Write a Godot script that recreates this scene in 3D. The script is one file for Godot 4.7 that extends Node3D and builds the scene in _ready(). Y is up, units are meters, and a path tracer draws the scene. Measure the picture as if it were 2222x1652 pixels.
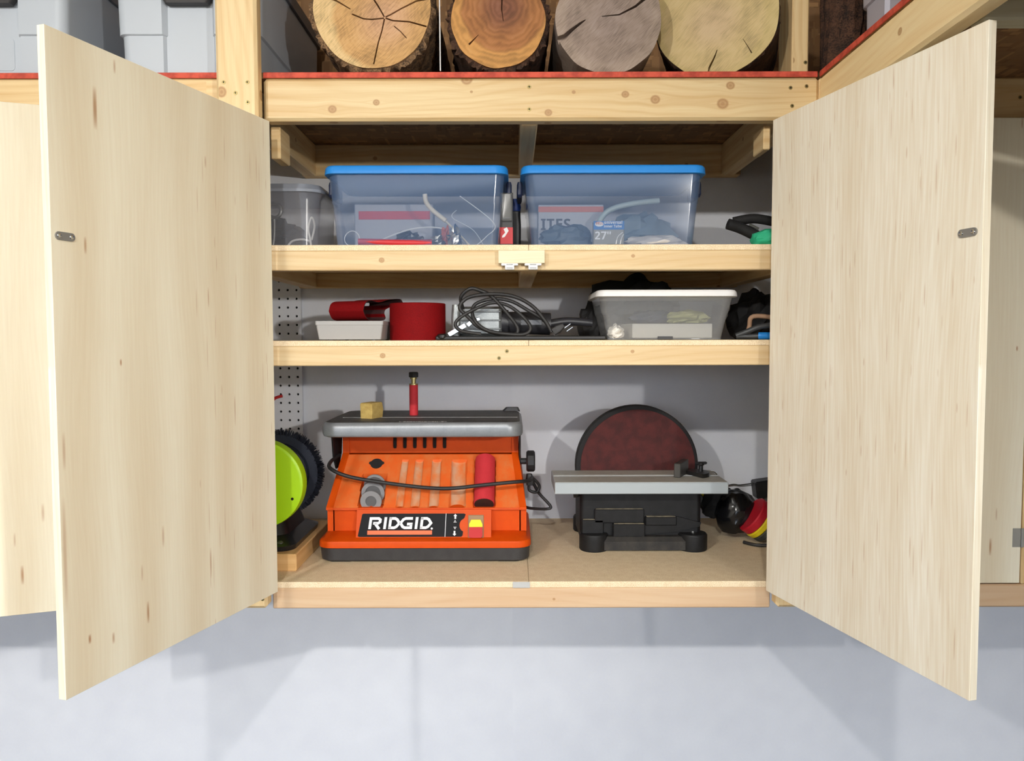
extends Node3D
# A garage wall cabinet with its two plywood doors open. World: y up, metres; z = 0 is the front of the shelves, the wall is at z = -0.612.

const WALL := -0.612
const DECK := 2.0677
const TOP_SHELF := 1.7024
const MID_SHELF := 1.4966
const LOW_SHELF := 0.9655

var rng := RandomNumberGenerator.new()
var mats := {}
var taken := {}


# ---------------------------------------------------------------- mesh building
class M:
	var p := PackedVector3Array()
	var t := PackedVector2Array()
	var x := Transform3D()

	func tri(a: Vector3, b: Vector3, c: Vector3, ua := Vector2.ZERO, ub := Vector2.ZERO, uc := Vector2.ZERO) -> void:
		if (b - a).cross(c - a).length_squared() < 1e-18:
			return
		p.append(x * a); p.append(x * b); p.append(x * c)
		t.append(ua); t.append(ub); t.append(uc)

	func quad(a: Vector3, b: Vector3, c: Vector3, d: Vector3, ua := Vector2.ZERO, ub := Vector2.ZERO, uc := Vector2.ZERO, ud := Vector2.ZERO) -> void:
		tri(a, b, c, ua, ub, uc)
		tri(a, c, d, ua, uc, ud)

	func out(pts: Array, mid: Vector3, low: Vector3, grain: int, off: Vector2) -> void:
		var n: Vector3 = (pts[1] - pts[0]).cross(pts[2] - pts[0])
		var ctr := Vector3.ZERO
		for q in pts:
			ctr += q / pts.size()
		if n.dot(ctr - mid) < 0.0:
			pts.reverse()
		var k := n.abs().max_axis_index()
		var ui := grain if k != grain else (k + 1) % 3
		var vi := 3 - k - ui
		var uv := []
		for q in pts:
			uv.append(Vector2(q[ui] - low[ui], q[vi] - low[vi]) + off)
		for i in range(1, pts.size() - 1):
			tri(pts[0], pts[i], pts[i + 1], uv[0], uv[i], uv[i + 1])

	# a box with chamfered edges; texture u runs along the grain axis, in metres
	func box(c: Vector3, s: Vector3, b := 0.0015, grain := 0, off := Vector2.ZERO) -> void:
		var h := s * 0.5
		b = minf(b, minf(h.x, minf(h.y, h.z)) * 0.9)
		var at := func(sg: Vector3, k: int) -> Vector3:
			var q := h - Vector3.ONE * b
			q[k] = h[k]
			return c + q * sg
		var low := c - h
		for k in 3:
			var i := (k + 1) % 3
			var j := (k + 2) % 3
			for s0 in [-1.0, 1.0]:
				var f := []
				for e in [[-1, -1], [1, -1], [1, 1], [-1, 1]]:
					var sg := Vector3.ZERO
					sg[k] = s0; sg[i] = e[0]; sg[j] = e[1]
					f.append(at.call(sg, k))
				out(f, c, low, grain, off)
				for s1 in [-1.0, 1.0]:
					var g0 := Vector3.ZERO
					g0[i] = s0; g0[j] = s1; g0[k] = -1.0
					var g1 := g0
					g1[k] = 1.0
					out([at.call(g0, i), at.call(g1, i), at.call(g1, j), at.call(g0, j)], c, low, grain, off)
		for sx in [-1.0, 1.0]:
			for sy in [-1.0, 1.0]:
				for sz in [-1.0, 1.0]:
					var sg := Vector3(sx, sy, sz)
					out([at.call(sg, 0), at.call(sg, 1), at.call(sg, 2)], c, low, grain, off)

	# rows of equal rings, each counter-clockwise seen from above, going up
	func loft(rows: Array, cap0 := true, cap1 := true) -> void:
		var n: int = rows[0].size()
		var v := 0.0
		for r in range(rows.size() - 1):
			var a: PackedVector3Array = rows[r]
			var b: PackedVector3Array = rows[r + 1]
			var dv: float = (b[0] - a[0]).length()
			var u := 0.0
			for i in n:
				var k := (i + 1) % n
				var du: float = maxf((a[k] - a[i]).length(), (b[k] - b[i]).length())
				quad(a[i], a[k], b[k], b[i], Vector2(u, v), Vector2(u + du, v), Vector2(u + du, v + dv), Vector2(u, v + dv))
				u += du
			v += dv
		if cap0:
			cap(rows[0], true)
		if cap1:
			cap(rows[rows.size() - 1], false)

	func cap(ring: PackedVector3Array, down: bool) -> void:
		var c := Vector3.ZERO
		for q in ring:
			c += q / ring.size()
		for i in ring.size():
			var a := ring[i]
			var b := ring[(i + 1) % ring.size()]
			if down:
				tri(c, b, a, Vector2(c.x, c.z), Vector2(b.x, b.z), Vector2(a.x, a.z))
			else:
				tri(c, a, b, Vector2(c.x, c.z), Vector2(a.x, a.z), Vector2(b.x, b.z))

	# profile of Vector2(radius, height), from bottom to top
	func lathe(prof: Array, n := 28, at := Transform3D()) -> void:
		var keep := x
		x = x * at
		var rows := []
		for q in prof:
			var ring := PackedVector3Array()
			for i in n:
				var a := TAU * i / n
				ring.append(Vector3(cos(a) * q.x, q.y, -sin(a) * q.x))
			rows.append(ring)
		loft(rows, prof[0].x > 0.0, prof[prof.size() - 1].x > 0.0)
		x = keep

	func tube(pts: Array, r: float, n := 8) -> void:
		var rows := []
		var side := Vector3.ZERO
		for i in pts.size():
			var d: Vector3 = (pts[mini(i + 1, pts.size() - 1)] - pts[maxi(i - 1, 0)]).normalized()
			if i == 0:
				side = d.cross(Vector3.UP if absf(d.y) < 0.9 else Vector3.RIGHT).normalized()
			side = (side - d * side.dot(d)).normalized()
			var up := side.cross(d)
			var ring := PackedVector3Array()
			for k in n:
				var a := TAU * k / n
				ring.append(pts[i] + (side * cos(a) - up * sin(a)) * r)
			rows.append(ring)
		loft(rows)

	# outline in x and y, extruded from z0 to z1
	func prism(poly: PackedVector2Array, z0: float, z1: float) -> void:
		var area := 0.0
		for i in poly.size():
			var q := poly[(i + 1) % poly.size()]
			area += poly[i].x * q.y - q.x * poly[i].y
		if area < 0.0:
			poly.reverse()
		var ix := Geometry2D.triangulate_polygon(poly)
		for i in range(0, ix.size(), 3):
			var a := poly[ix[i]]
			var b := poly[ix[i + 1]]
			var c := poly[ix[i + 2]]
			if (b - a).cross(c - a) < 0.0:
				var s := b
				b = c
				c = s
			tri(Vector3(a.x, a.y, z1), Vector3(b.x, b.y, z1), Vector3(c.x, c.y, z1), a, b, c)
			tri(Vector3(a.x, a.y, z0), Vector3(c.x, c.y, z0), Vector3(b.x, b.y, z0), a, c, b)
		for i in poly.size():
			var a := poly[i]
			var b := poly[(i + 1) % poly.size()]
			quad(Vector3(a.x, a.y, z0), Vector3(b.x, b.y, z0), Vector3(b.x, b.y, z1), Vector3(a.x, a.y, z1), Vector2(a.x, z0), Vector2(b.x, z0), Vector2(b.x, z1), Vector2(a.x, z1))


func rrect(w: float, d: float, r: float, y: float, cx := 0.0, cz := 0.0, n := 5) -> PackedVector3Array:
	var ring := PackedVector3Array()
	var cs := [[1, -1, 0.0], [-1, -1, 0.5], [-1, 1, 1.0], [1, 1, 1.5]]
	for c in cs:
		for i in n + 1:
			var a: float = PI * (c[2] + 0.5 * i / n)
			ring.append(Vector3(cx + c[0] * (w * 0.5 - r) + cos(a) * r, y, cz + c[1] * (d * 0.5 - r) - sin(a) * r))
	return ring


func curve(pts: Array, n := 6) -> Array:
	var o := []
	for i in pts.size() - 1:
		var p0: Vector3 = pts[maxi(i - 1, 0)]
		var p1: Vector3 = pts[i]
		var p2: Vector3 = pts[i + 1]
		var p3: Vector3 = pts[mini(i + 2, pts.size() - 1)]
		for k in n:
			o.append(p1.cubic_interpolate(p2, p0, p3, float(k) / n))
	o.append(pts[pts.size() - 1])
	return o


func turned(axis: Vector3, deg: float, at := Vector3.ZERO) -> Transform3D:
	return Transform3D(Basis(axis.normalized(), deg_to_rad(deg)), at)


func surface_arrays(m: M, off: Vector3, ang: float) -> Array:
	var n := m.p.size()
	var fn := PackedVector3Array()
	var at := {}
	var keys := []
	keys.resize(n)
	for f in n / 3:
		var nn := (m.p[f * 3 + 1] - m.p[f * 3]).cross(m.p[f * 3 + 2] - m.p[f * 3])
		fn.append(nn)
		for k in 3:
			var key := Vector3i((m.p[f * 3 + k] * 20000.0).round())
			keys[f * 3 + k] = key
			if at.has(key):
				at[key].append(f)
			else:
				at[key] = [f]
	var unit := PackedVector3Array()
	for q in fn:
		unit.append(q.normalized())
	var lim := cos(deg_to_rad(ang))
	var vs := PackedVector3Array()
	var ns := PackedVector3Array()
	var us := PackedVector2Array()
	for f in n / 3:
		for k in [0, 2, 1]:
			var s := Vector3.ZERO
			var u := unit[f]
			for g in at[keys[f * 3 + k]]:
				if unit[g].dot(u) >= lim:
					s += fn[g]
			vs.append(m.p[f * 3 + k] - off)
			ns.append(s.normalized())
			us.append(m.t[f * 3 + k])
	var arr := []
	arr.resize(Mesh.ARRAY_MAX)
	arr[Mesh.ARRAY_VERTEX] = vs
	arr[Mesh.ARRAY_NORMAL] = ns
	arr[Mesh.ARRAY_TEX_UV] = us
	return arr


# commits a mesh drawn in world coordinates as one named part (or thing) under parent
func put(called: String, m: M, mat: Material, parent: Node = self, ang := 38.0, more := [], local := false) -> MeshInstance3D:
	var off := Vector3.ZERO
	var up := parent
	while up != self and not local:
		off += up.position
		up = up.get_parent()
	var am := ArrayMesh.new()
	for e in [[m, mat]] + more:
		am.add_surface_from_arrays(Mesh.PRIMITIVE_TRIANGLES, surface_arrays(e[0], off, ang))
		am.surface_set_material(am.get_surface_count() - 1, e[1])
	var o := MeshInstance3D.new()
	o.mesh = am
	o.name = numbered(called) if parent == self else called
	parent.add_child(o, true)
	return o


func numbered(called: String) -> String:
	var k: int = taken.get(called, -1) + 1
	taken[called] = k
	return called if k == 0 else "%s_%03d" % [called, k]


func tag(o: Node, label: String, category: String, group := "") -> Node:
	o.set_meta("label", label)
	o.set_meta("category", category)
	if group:
		o.set_meta("group", group)
	return o


func thing(called: String, label: String, category: String, at := Vector3.ZERO, group := "") -> Node3D:
	var o := Node3D.new()
	o.name = numbered(called)
	add_child(o)
	o.position = at
	tag(o, label, category, group)
	return o


func part(called: String, parent: Node) -> Node3D:
	var o := Node3D.new()
	o.name = called
	parent.add_child(o, true)
	return o


func struct(called: String, m: M, mat: Material) -> MeshInstance3D:
	var o := put(called, m, mat)
	o.set_meta("kind", "structure")
	return o


# ---------------------------------------------------------------- materials
func C(r: float, g: float, b: float, a := 1.0) -> Color:
	return Color(r / 255.0, g / 255.0, b / 255.0, a)


func mat(color: Color, rough := 0.6, metal := 0.0) -> StandardMaterial3D:
	var m := StandardMaterial3D.new()
	m.albedo_color = color
	m.roughness = rough
	m.metallic = metal
	return m


func clear(color: Color, rough := 0.12) -> StandardMaterial3D:
	var m := mat(color, rough)
	m.transparency = BaseMaterial3D.TRANSPARENCY_ALPHA
	m.cull_mode = BaseMaterial3D.CULL_DISABLED
	return m


func textured(t: Texture2D, scale: Vector2, rough := 0.65) -> StandardMaterial3D:
	var m := mat(Color.WHITE, rough)
	m.albedo_texture = t
	m.uv1_scale = Vector3(scale.x, scale.y, 1)
	return m


func tri_textured(t: Texture2D, scale: float, rough := 0.8, world := true) -> StandardMaterial3D:
	var m := mat(Color.WHITE, rough)
	m.albedo_texture = t
	m.uv1_triplanar = true
	m.uv1_world_triplanar = world
	m.uv1_scale = Vector3.ONE * scale
	return m


func field(sd: int, freq := 1.0, fractal := false) -> FastNoiseLite:
	var n := FastNoiseLite.new()
	n.noise_type = FastNoiseLite.TYPE_SIMPLEX_SMOOTH
	n.seed = sd
	n.frequency = freq
	n.fractal_type = FastNoiseLite.FRACTAL_FBM if fractal else FastNoiseLite.FRACTAL_NONE
	n.fractal_octaves = 3
	return n


func picture(w: int, h: int, data: PackedByteArray) -> ImageTexture:
	return ImageTexture.create_from_image(Image.create_from_data(w, h, false, Image.FORMAT_RGB8, data))


# softwood: grain along the picture's x; knots are [x, y, radius] in metres
func pine(w: int, h: int, lx: float, ly: float, knots: Array, sd: int, light: Color, dark: Color) -> ImageTexture:
	var n1 := field(sd)
	var n2 := field(sd + 1)
	var n3 := field(sd + 2)
	var data := PackedByteArray()
	data.resize(w * h * 3)
	var at := 0
	var core := C(164, 120, 76)
	for y in h:
		var py := (y + 0.5) / h * ly
		for x in w:
			var px := (x + 0.5) / w * lx
			var yy := py
			var kn := 0.0
			for k in knots:
				var r: float = k[2]
				var dx: float = px - k[0]
				if absf(dx) > r * 8.0:
					continue
				var dy: float = py - k[1]
				yy -= signf(dy) * r * 0.9 * exp(-dx * dx / (r * r * 8.0)) * exp(-absf(dy) / (r * 2.5))
				var d := sqrt(dx * dx * 0.8 + dy * dy) / r
				if d < 1.15:
					kn = maxf(kn, (1.0 - smoothstep(0.75, 1.1, d)) * (0.62 + 0.12 * sin(d * 11.0)))
			var wob := n3.get_noise_2d(px * 1.1, yy * 7.0)
			var g := 0.36 + 0.3 * n1.get_noise_2d(px * 1.6, yy * 48.0) + 0.13 * n2.get_noise_2d(px * 8.0, yy * 420.0)
			var ring := 0.5 + 0.5 * sin((yy * 62.0 + wob * 2.2) * TAU)
			g += 0.22 * ring * ring * ring
			var c := light.lerp(dark, clampf(g, 0.0, 1.0)).lerp(core, clampf(kn, 0.0, 1.0))
			data[at] = int(clampf(c.r, 0, 1) * 255.0)
			data[at + 1] = int(clampf(c.g, 0, 1) * 255.0)
			data[at + 2] = int(clampf(c.b, 0, 1) * 255.0)
			at += 3
	return picture(w, h, data)


# plywood face: grain along the picture's x; flecks are [x, y, length, width, strength]
func plywood(w: int, h: int, lx: float, ly: float, flecks: Array, sd: int, light: Color, dark: Color, fine: float, bands: float) -> ImageTexture:
	var n1 := field(sd)
	var n2 := field(sd + 1)
	var n3 := field(sd + 2)
	var data := PackedByteArray()
	data.resize(w * h * 3)
	var at := 0
	var spot := C(168, 122, 84)
	for y in h:
		var py := (y + 0.5) / h * ly
		for x in w:
			var px := (x + 0.5) / w * lx
			var bend := py + 0.012 * n3.get_noise_2d(px * 1.7, py * 3.0)
			var g := 0.42 + fine * (0.5 * n1.get_noise_2d(px * 5.0, bend * 150.0) + 0.4 * n2.get_noise_2d(px * 11.0, bend * 420.0)) + bands * n3.get_noise_2d(px * 0.6 + 9.0, bend * 9.0)
			var c := light.lerp(dark, clampf(g, 0.0, 1.0))
			for f in flecks:
				var dx: float = (px - f[0]) / f[2]
				if absf(dx) > 1.0:
					continue
				var dy: float = (py - f[1]) / f[3]
				if absf(dy) < 1.0:
					c = c.lerp(spot, f[4] * (1.0 - dx * dx) * (1.0 - dy * dy))
			data[at] = int(clampf(c.r, 0, 1) * 255.0)
			data[at + 1] = int(clampf(c.g, 0, 1) * 255.0)
			data[at + 2] = int(clampf(c.b, 0, 1) * 255.0)
			at += 3
	return picture(w, h, data)


# speckle of one tone into another: particle board, sandpaper, paint, dust
func speckle(w: int, base: Color, other: Color, sd: int, grain := 0.5, coarse := 0.5, freq := 0.35) -> ImageTexture:
	var n := field(sd, freq)
	var n2 := field(sd + 5, 0.02, true)
	var r := RandomNumberGenerator.new()
	r.seed = sd
	var data := PackedByteArray()
	data.resize(w * w * 3)
	var at := 0
	for y in w:
		for x in w:
			var g := grain * (r.randf() - 0.5) * 0.6 + grain * 0.6 * n.get_noise_2d(x, y) + coarse * n2.get_noise_2d(x, y) + 0.4
			var c := base.lerp(other, clampf(g, 0.0, 1.0))
			data[at] = int(c.r * 255.0)
			data[at + 1] = int(c.g * 255.0)
			data[at + 2] = int(c.b * 255.0)
			at += 3
	return picture(w, w, data)


func strand_board(w: int, sd: int) -> ImageTexture:
	var im := Image.create(w, w, false, Image.FORMAT_RGB8)
	im.fill(C(132, 98, 64))
	var r := RandomNumberGenerator.new()
	r.seed = sd
	for i in 700:
		var c := C(118, 84, 52).lerp(C(168, 128, 84), r.randf())
		var s := Vector2i(r.randi_range(4, 42), r.randi_range(3, 14))
		im.fill_rect(Rect2i(Vector2i(r.randi_range(-20, w), r.randi_range(-20, w)), s if r.randf() < 0.5 else Vector2i(s.y, s.x)), c)
	return ImageTexture.create_from_image(im)


# end of a sawn log: rings round (cx, cy); heart, middle and sap colours
func end_grain(w: int, cx: float, cy: float, cols: Array, rings: float, sd: int, saw: float, ring_show: float) -> ImageTexture:
	var n := field(sd, 1.6, true)
	var n2 := field(sd + 3)
	var data := PackedByteArray()
	data.resize(w * w * 3)
	var at := 0
	for y in w:
		for x in w:
			var u := (x + 0.5) / w * 2.0 - 1.0 - cx
			var v := (y + 0.5) / w * 2.0 - 1.0 - cy
			var r := sqrt(u * u + v * v)
			var wob := n.get_noise_2d(u * 1.2, v * 1.2)
			var rr := r + 0.05 * wob
			var c: Color = cols[0].lerp(cols[1], smoothstep(0.1, 0.62, rr)).lerp(cols[2], smoothstep(0.74, 0.84, rr))
			var g := ring_show * (0.5 + 0.5 * sin(rr * rings + 2.0 * wob)) + saw * n2.get_noise_2d((u + v) * 55.0, (u - v) * 3.0) + 0.16 * wob + 0.06 * n2.get_noise_2d(u * 90.0, v * 90.0)
			c = c.darkened(clampf(g, 0.0, 0.6)) if g > 0.0 else c.lightened(clampf(-g * 0.6, 0.0, 0.3))
			data[at] = int(c.r * 255.0)
			data[at + 1] = int(c.g * 255.0)
			data[at + 2] = int(c.b * 255.0)
			at += 3
	return picture(w, w, data)


func make_materials() -> void:
	var pine_l := C(236, 212, 164)
	var pine_d := C(212, 172, 116)
	mats.pine = textured(pine(1024, 128, 1.3, 0.16, [[0.21, 0.05, 0.006], [0.74, 0.1, 0.007], [1.1, 0.03, 0.005]], 11, pine_l, pine_d), Vector2(1 / 1.3, 1 / 0.16), 0.55)
	mats.pine_pale = textured(pine(768, 96, 1.3, 0.1, [[0.55, 0.06, 0.007], [1.0, 0.02, 0.006]], 17, C(250, 230, 184), C(234, 202, 146)), Vector2(1 / 1.3, 1 / 0.1), 0.55)
	mats.post = textured(pine(1536, 80, 1.7, 0.09, [[1.096, 0.012, 0.011], [0.4, 0.05, 0.006], [1.5, 0.06, 0.004]], 19, C(240, 218, 172), C(218, 182, 128)), Vector2(1 / 1.7, 1 / 0.09), 0.55)
	var beam_knots := []
	for k in [[-0.383, 1.99, 0.009], [-0.289, 2.004, 0.007], [-0.086, 2.026, 0.003], [-0.096, 2.052, 0.012], [0.132, 2.025, 0.004], [0.242, 2.02, 0.008], [0.306, 2.009, 0.010], [0.466, 2.038, 0.009], [0.078, 1.982, 0.008], [0.45, 2.0, 0.012]]:
		beam_knots.append([k[0] + 0.53, k[1] - 1.966, k[2]])
	mats.beam = textured(pine(1536, 128, 1.186, 0.089, beam_knots, 23, C(228, 207, 162), C(206, 170, 116)), Vector2(1 / 1.186, 1 / 0.089), 0.5)
	mats.rail = textured(pine(1280, 64, 1.1, 0.045, [[0.248, 0.022, 0.006], [0.79, 0.03, 0.004]], 37, C(224, 202, 160), C(206, 172, 122)), Vector2(1 / 1.1, 1 / 0.045), 0.55)
	mats.rail_low = textured(pine(1280, 64, 1.1, 0.047, [[0.62, 0.02, 0.003]], 41, C(216, 188, 154), C(202, 164, 126)), Vector2(1 / 1.1, 1 / 0.047), 0.55)
	mats.chip = tri_textured(speckle(256, C(246, 228, 196), C(214, 187, 146), 5, 0.9, 0.25, 0.25), 6.0, 0.75)
	mats.strand = tri_textured(strand_board(384, 8), 1.6, 0.8)
	mats.red = tri_textured(speckle(256, C(212, 86, 64), C(172, 62, 46), 9, 0.5, 1.1, 0.1), 4.0, 0.7)
	var fl := []
	for f in [[0.9, 0.45, 0.034, 0.0045, 0.75], [0.976, 0.409, 0.012, 0.0022, 0.5], [0.505, 0.413, 0.006, 0.002, 0.9], [0.376, 0.526, 0.03, 0.003, 0.4], [0.079, 0.369, 0.02, 0.003, 0.8], [0.077, 0.49, 0.008, 0.003, 0.9], [0.062, 0.444, 0.01, 0.003, 0.55], [0.686, 0.476, 0.014, 0.003, 0.6], [0.22, 0.53, 0.09, 0.004, 0.4], [0.2, 0.33, 0.02, 0.003, 0.4], [0.62, 0.2, 0.02, 0.002, 0.5], [0.4, 0.13, 0.03, 0.002, 0.4], [0.87, 0.2, 0.012, 0.0025, 0.4], [0.12, 0.21, 0.03, 0.003, 0.5], [0.15, 0.38, 0.015, 0.002, 0.4]]:
		fl.append(f)
	rng.seed = 4
	for i in 40:
		fl.append([rng.randf() * 0.99, rng.randf() * 0.24, 0.008 + 0.03 * rng.randf(), 0.0016, 0.25])
	mats.ply_left = textured(plywood(768, 384, 0.995, 0.537, fl, 61, C(246, 238, 214), C(226, 209, 177), 0.2, 0.5), Vector2(1 / 0.995, 1 / 0.537), 0.6)
	var fr := []
	for i in 150:
		fr.append([rng.randf() * 0.99, rng.randf() * 0.53, 0.006 + 0.025 * rng.randf(), 0.0015, 0.1 + 0.25 * rng.randf()])
	mats.ply_right = textured(plywood(768, 512, 0.995, 0.537, fr, 77, C(250, 244, 228), C(230, 215, 188), 0.5, 0.3), Vector2(1 / 0.995, 1 / 0.537), 0.6)
	mats.ply_edge = textured(pine(64, 32, 0.5, 0.014, [], 71, C(250, 246, 232), C(224, 210, 182)), Vector2(2, 1 / 0.014), 0.7)
	mats.wall = tri_textured(speckle(512, C(230, 233, 240), C(224, 227, 235), 15, 0.4, 0.6, 0.05), 0.45, 0.85)
	mats.room = mat(C(196, 192, 184), 0.9)
	mats.room_top = mat(C(214, 214, 212), 0.9)
	mats.concrete = tri_textured(speckle(256, C(66, 63, 60), C(50, 48, 46), 17, 0.4, 0.8, 0.1), 0.7, 0.8)
	mats.steel = mat(C(176, 176, 172), 0.35, 0.9)
	mats.bright = mat(C(214, 216, 214), 0.16, 1.0)
	mats.dull_steel = mat(C(120, 120, 118), 0.42, 0.85)
	mats.strike = mat(C(150, 148, 144), 0.55, 0.6)
	mats.black = mat(C(30, 30, 32), 0.45)
	mats.black_matt = mat(C(24, 23, 24), 0.8)
	mats.rubber = mat(C(34, 33, 34), 0.55)
	mats.white = mat(C(232, 232, 232), 0.4)
	mats.hole = mat(C(10, 9, 8), 0.9)


# ---------------------------------------------------------------- the room and its light
func lamp(called: String, label: String, at: Vector3, energy: float, color: Color, aim := Vector3.ZERO) -> void:
	var t := thing(called, label, "lamp", Vector3(at.x, 2.6, at.z), "bare bulbs of the garage")
	var m := M.new()
	m.tube([Vector3(at.x, 2.6, at.z), Vector3(at.x, at.y + 0.12, at.z)], 0.004, 6)
	put("cord", m, mats.black, t)
	m = M.new()
	m.lathe([Vector2(0.018, 0.05), Vector2(0.024, 0.055), Vector2(0.024, 0.1), Vector2(0.012, 0.125)], 16, Transform3D(Basis(), at))
	put("socket", m, mats.white, t)
	m = M.new()
	var pts := []
	for i in 73:
		var a := TAU * 3.0 * i / 72.0
		var r := 0.022 if i > 6 and i < 66 else 0.014
		pts.append(at + Vector3(cos(a) * r, -0.055 + 0.11 * i / 72.0, sin(a) * r))
	m.tube(pts, 0.0065, 8)
	var glow := mat(Color.WHITE, 0.4)
	glow.emission_enabled = true
	glow.emission = color
	glow.emission_energy_multiplier = 14.0
	put("bulb", m, glow, t)
	var l: Light3D
	if aim == Vector3.ZERO:
		l = OmniLight3D.new()
		l.omni_range = 12.0
		l.omni_attenuation = 2.0
	else:
		# a work lamp: its metal shade keeps the light in a cone
		var d := (aim - at).normalized()
		m = M.new()
		m.x = Transform3D(Basis(Quaternion(Vector3.UP, -d)), at)
		m.lathe([Vector2(0.105, -0.09), Vector2(0.1, -0.06), Vector2(0.075, 0.02), Vector2(0.04, 0.07), Vector2(0.02, 0.085)], 32)
		put("shade", m, mats.steel, t)
		l = SpotLight3D.new()
		l.spot_range = 12.0
		l.spot_attenuation = 2.0
		l.spot_angle = 25.0
		l.spot_angle_attenuation = 0.9
	l.name = "bulb_light"
	l.light_color = color
	l.light_energy = energy
	l.light_size = 0.035
	l.shadow_enabled = true
	t.add_child(l)
	l.position = at - t.position
	if aim != Vector3.ZERO:
		l.position += (aim - at).normalized() * 0.1
		l.look_at_from_position(l.global_position, aim)


func build_room() -> void:
	var m := M.new()
	m.box(Vector3(-0.1, 1.35, WALL - 0.06), Vector3(5.4, 2.9, 0.12), 0.0)
	struct("wall_back", m, mats.wall)
	m = M.new()
	m.box(Vector3(-0.1, -0.05, 1.9), Vector3(5.4, 0.1, 5.2), 0.0)
	struct("floor", m, mats.concrete)
	m = M.new()
	m.box(Vector3(-0.1, 2.65, 1.9), Vector3(5.4, 0.1, 5.2), 0.0)
	struct("ceiling", m, mats.room_top)
	m = M.new()
	m.box(Vector3(-2.66, 1.3, 1.9), Vector3(0.12, 2.6, 5.0), 0.0)
	struct("wall_left", m, mats.room)
	m = M.new()
	m.box(Vector3(2.46, 1.3, 1.9), Vector3(0.12, 2.6, 5.0), 0.0)
	struct("wall_right", m, mats.room)
	m = M.new()
	# the garage door stands open behind the camera and lets the daylight in
	m.box(Vector3(-2.5, 1.3, 4.46), Vector3(0.6, 2.6, 0.12), 0.0)
	m.box(Vector3(2.1, 1.3, 4.46), Vector3(1.0, 2.6, 0.12), 0.0)
	m.box(Vector3(-0.3, 2.3, 4.46), Vector3(3.8, 0.6, 0.12), 0.0)
	struct("wall_front", m, mats.room)


# ---------------------------------------------------------------- cabinets and overhead shelves
func screw(at: Vector3, parent: Node, r := 0.0042) -> void:
	# a countersunk cross-head screw facing the room
	var m := M.new()
	m.lathe([Vector2(r * 0.5, -0.003), Vector2(r, 0.0), Vector2(r * 0.92, 0.0006), Vector2(0.0, 0.0007)], 14, turned(Vector3.RIGHT, 90, at))
	var d := M.new()
	d.box(at + Vector3(0, 0, 0.0007), Vector3(r * 1.1, r * 0.3, 0.0003), 0.0)
	d.box(at + Vector3(0, 0, 0.0007), Vector3(r * 0.3, r * 1.1, 0.0003), 0.0)
	put("screw", m, mats.screw, parent, 38.0, [[d, mats.hole]])


func make_door(t: Node, pin: Vector3, turn: float, width: float, height: float, inner: float, face: Material) -> MeshInstance3D:
	# hinged at x = 0; its inner face looks along z * inner
	var thick := 0.014
	var a := M.new()
	var b := M.new()
	var z0 := 0.0 if inner > 0 else -thick
	for s in [0.0, 1.0]:
		var z: float = z0 + s * thick
		var c := [Vector3(0.0006, 0.0006, z), Vector3(width - 0.0006, 0.0006, z), Vector3(width - 0.0006, height - 0.0006, z), Vector3(0.0006, height - 0.0006, z)]
		a.out(c, Vector3(width / 2, height / 2, z0 + thick / 2), Vector3.ZERO, 1, Vector2.ZERO)
	b.box(Vector3(width / 2, height / 2, z0 + thick / 2), Vector3(width, height, thick - 0.0002), 0.0006, 1)
	var o := put("door", b, mats.ply_edge, t, 20.0, [[a, face]], true)
	o.position = pin - t.position
	o.rotation.y = turn
	return o


func strike(door: Node, x: float, y: float, z: float, out: float) -> void:
	var m := M.new()
	var ring := PackedVector2Array()
	for i in 24:
		var a := TAU * i / 24.0
		ring.append(Vector2(x + signf(cos(a)) * 0.011 + cos(a) * 0.0062, y + sin(a) * 0.0062))
	m.prism(ring, minf(z, z + out * 0.0022), maxf(z, z + out * 0.0022))
	var d := M.new()
	for s in [-1, 1]:
		d.lathe([Vector2(0.0036, 0.0), Vector2(0.003, 0.0012), Vector2(0.0, 0.0018)], 12, turned(Vector3.RIGHT, 90.0 * out, Vector3(x + s * 0.011, y, z + out * 0.0022)))
	put("strike_plate", m, mats.strike, door, 30.0, [[d, mats.bright]], true)


func wood(called: String, parent: Node, lo: Vector3, hi: Vector3, grain: int, material: Material, bev := 0.003, off := Vector2.ZERO) -> MeshInstance3D:
	var m := M.new()
	m.box((lo + hi) / 2, hi - lo, bev, grain, off)
	return put(called, m, material, parent)


func make_shelf(t: Node, top: float, under: float, thick: float, rail: Material, middle: bool) -> void:
	var s := part("shelf", t)
	wood("panel", s, Vector3(-0.6145 if top > 1.2 else -0.62, top - thick, -0.611), Vector3(0.036, top, 0.0), 0, mats.chip, 0.0008)
	wood("panel", s, Vector3(0.0368, top - thick, -0.611), Vector3(0.65, top, 0.0), 0, mats.chip, 0.0008)
	wood("front_rail", s, Vector3(-0.5285, under, -0.038), Vector3(0.568, top - thick, 0.0), 0, rail, 0.002)
	wood("back_rail", s, Vector3(-0.614, under, -0.611), Vector3(0.65, top - thick, -0.573), 0, mats.pine, 0.002, Vector2(0.3, 0.05))
	if middle:
		wood("joist", s, Vector3(0.019, under, -0.573), Vector3(0.057, top - thick, -0.038), 2, mats.pine, 0.002)
	wood("joist", s, Vector3(-0.6, under, -0.573), Vector3(-0.562, top - thick, -0.038), 2, mats.pine, 0.002)
	wood("joist", s, Vector3(0.6, under, -0.573), Vector3(0.638, top - thick, -0.038), 2, mats.pine, 0.002)


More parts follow.
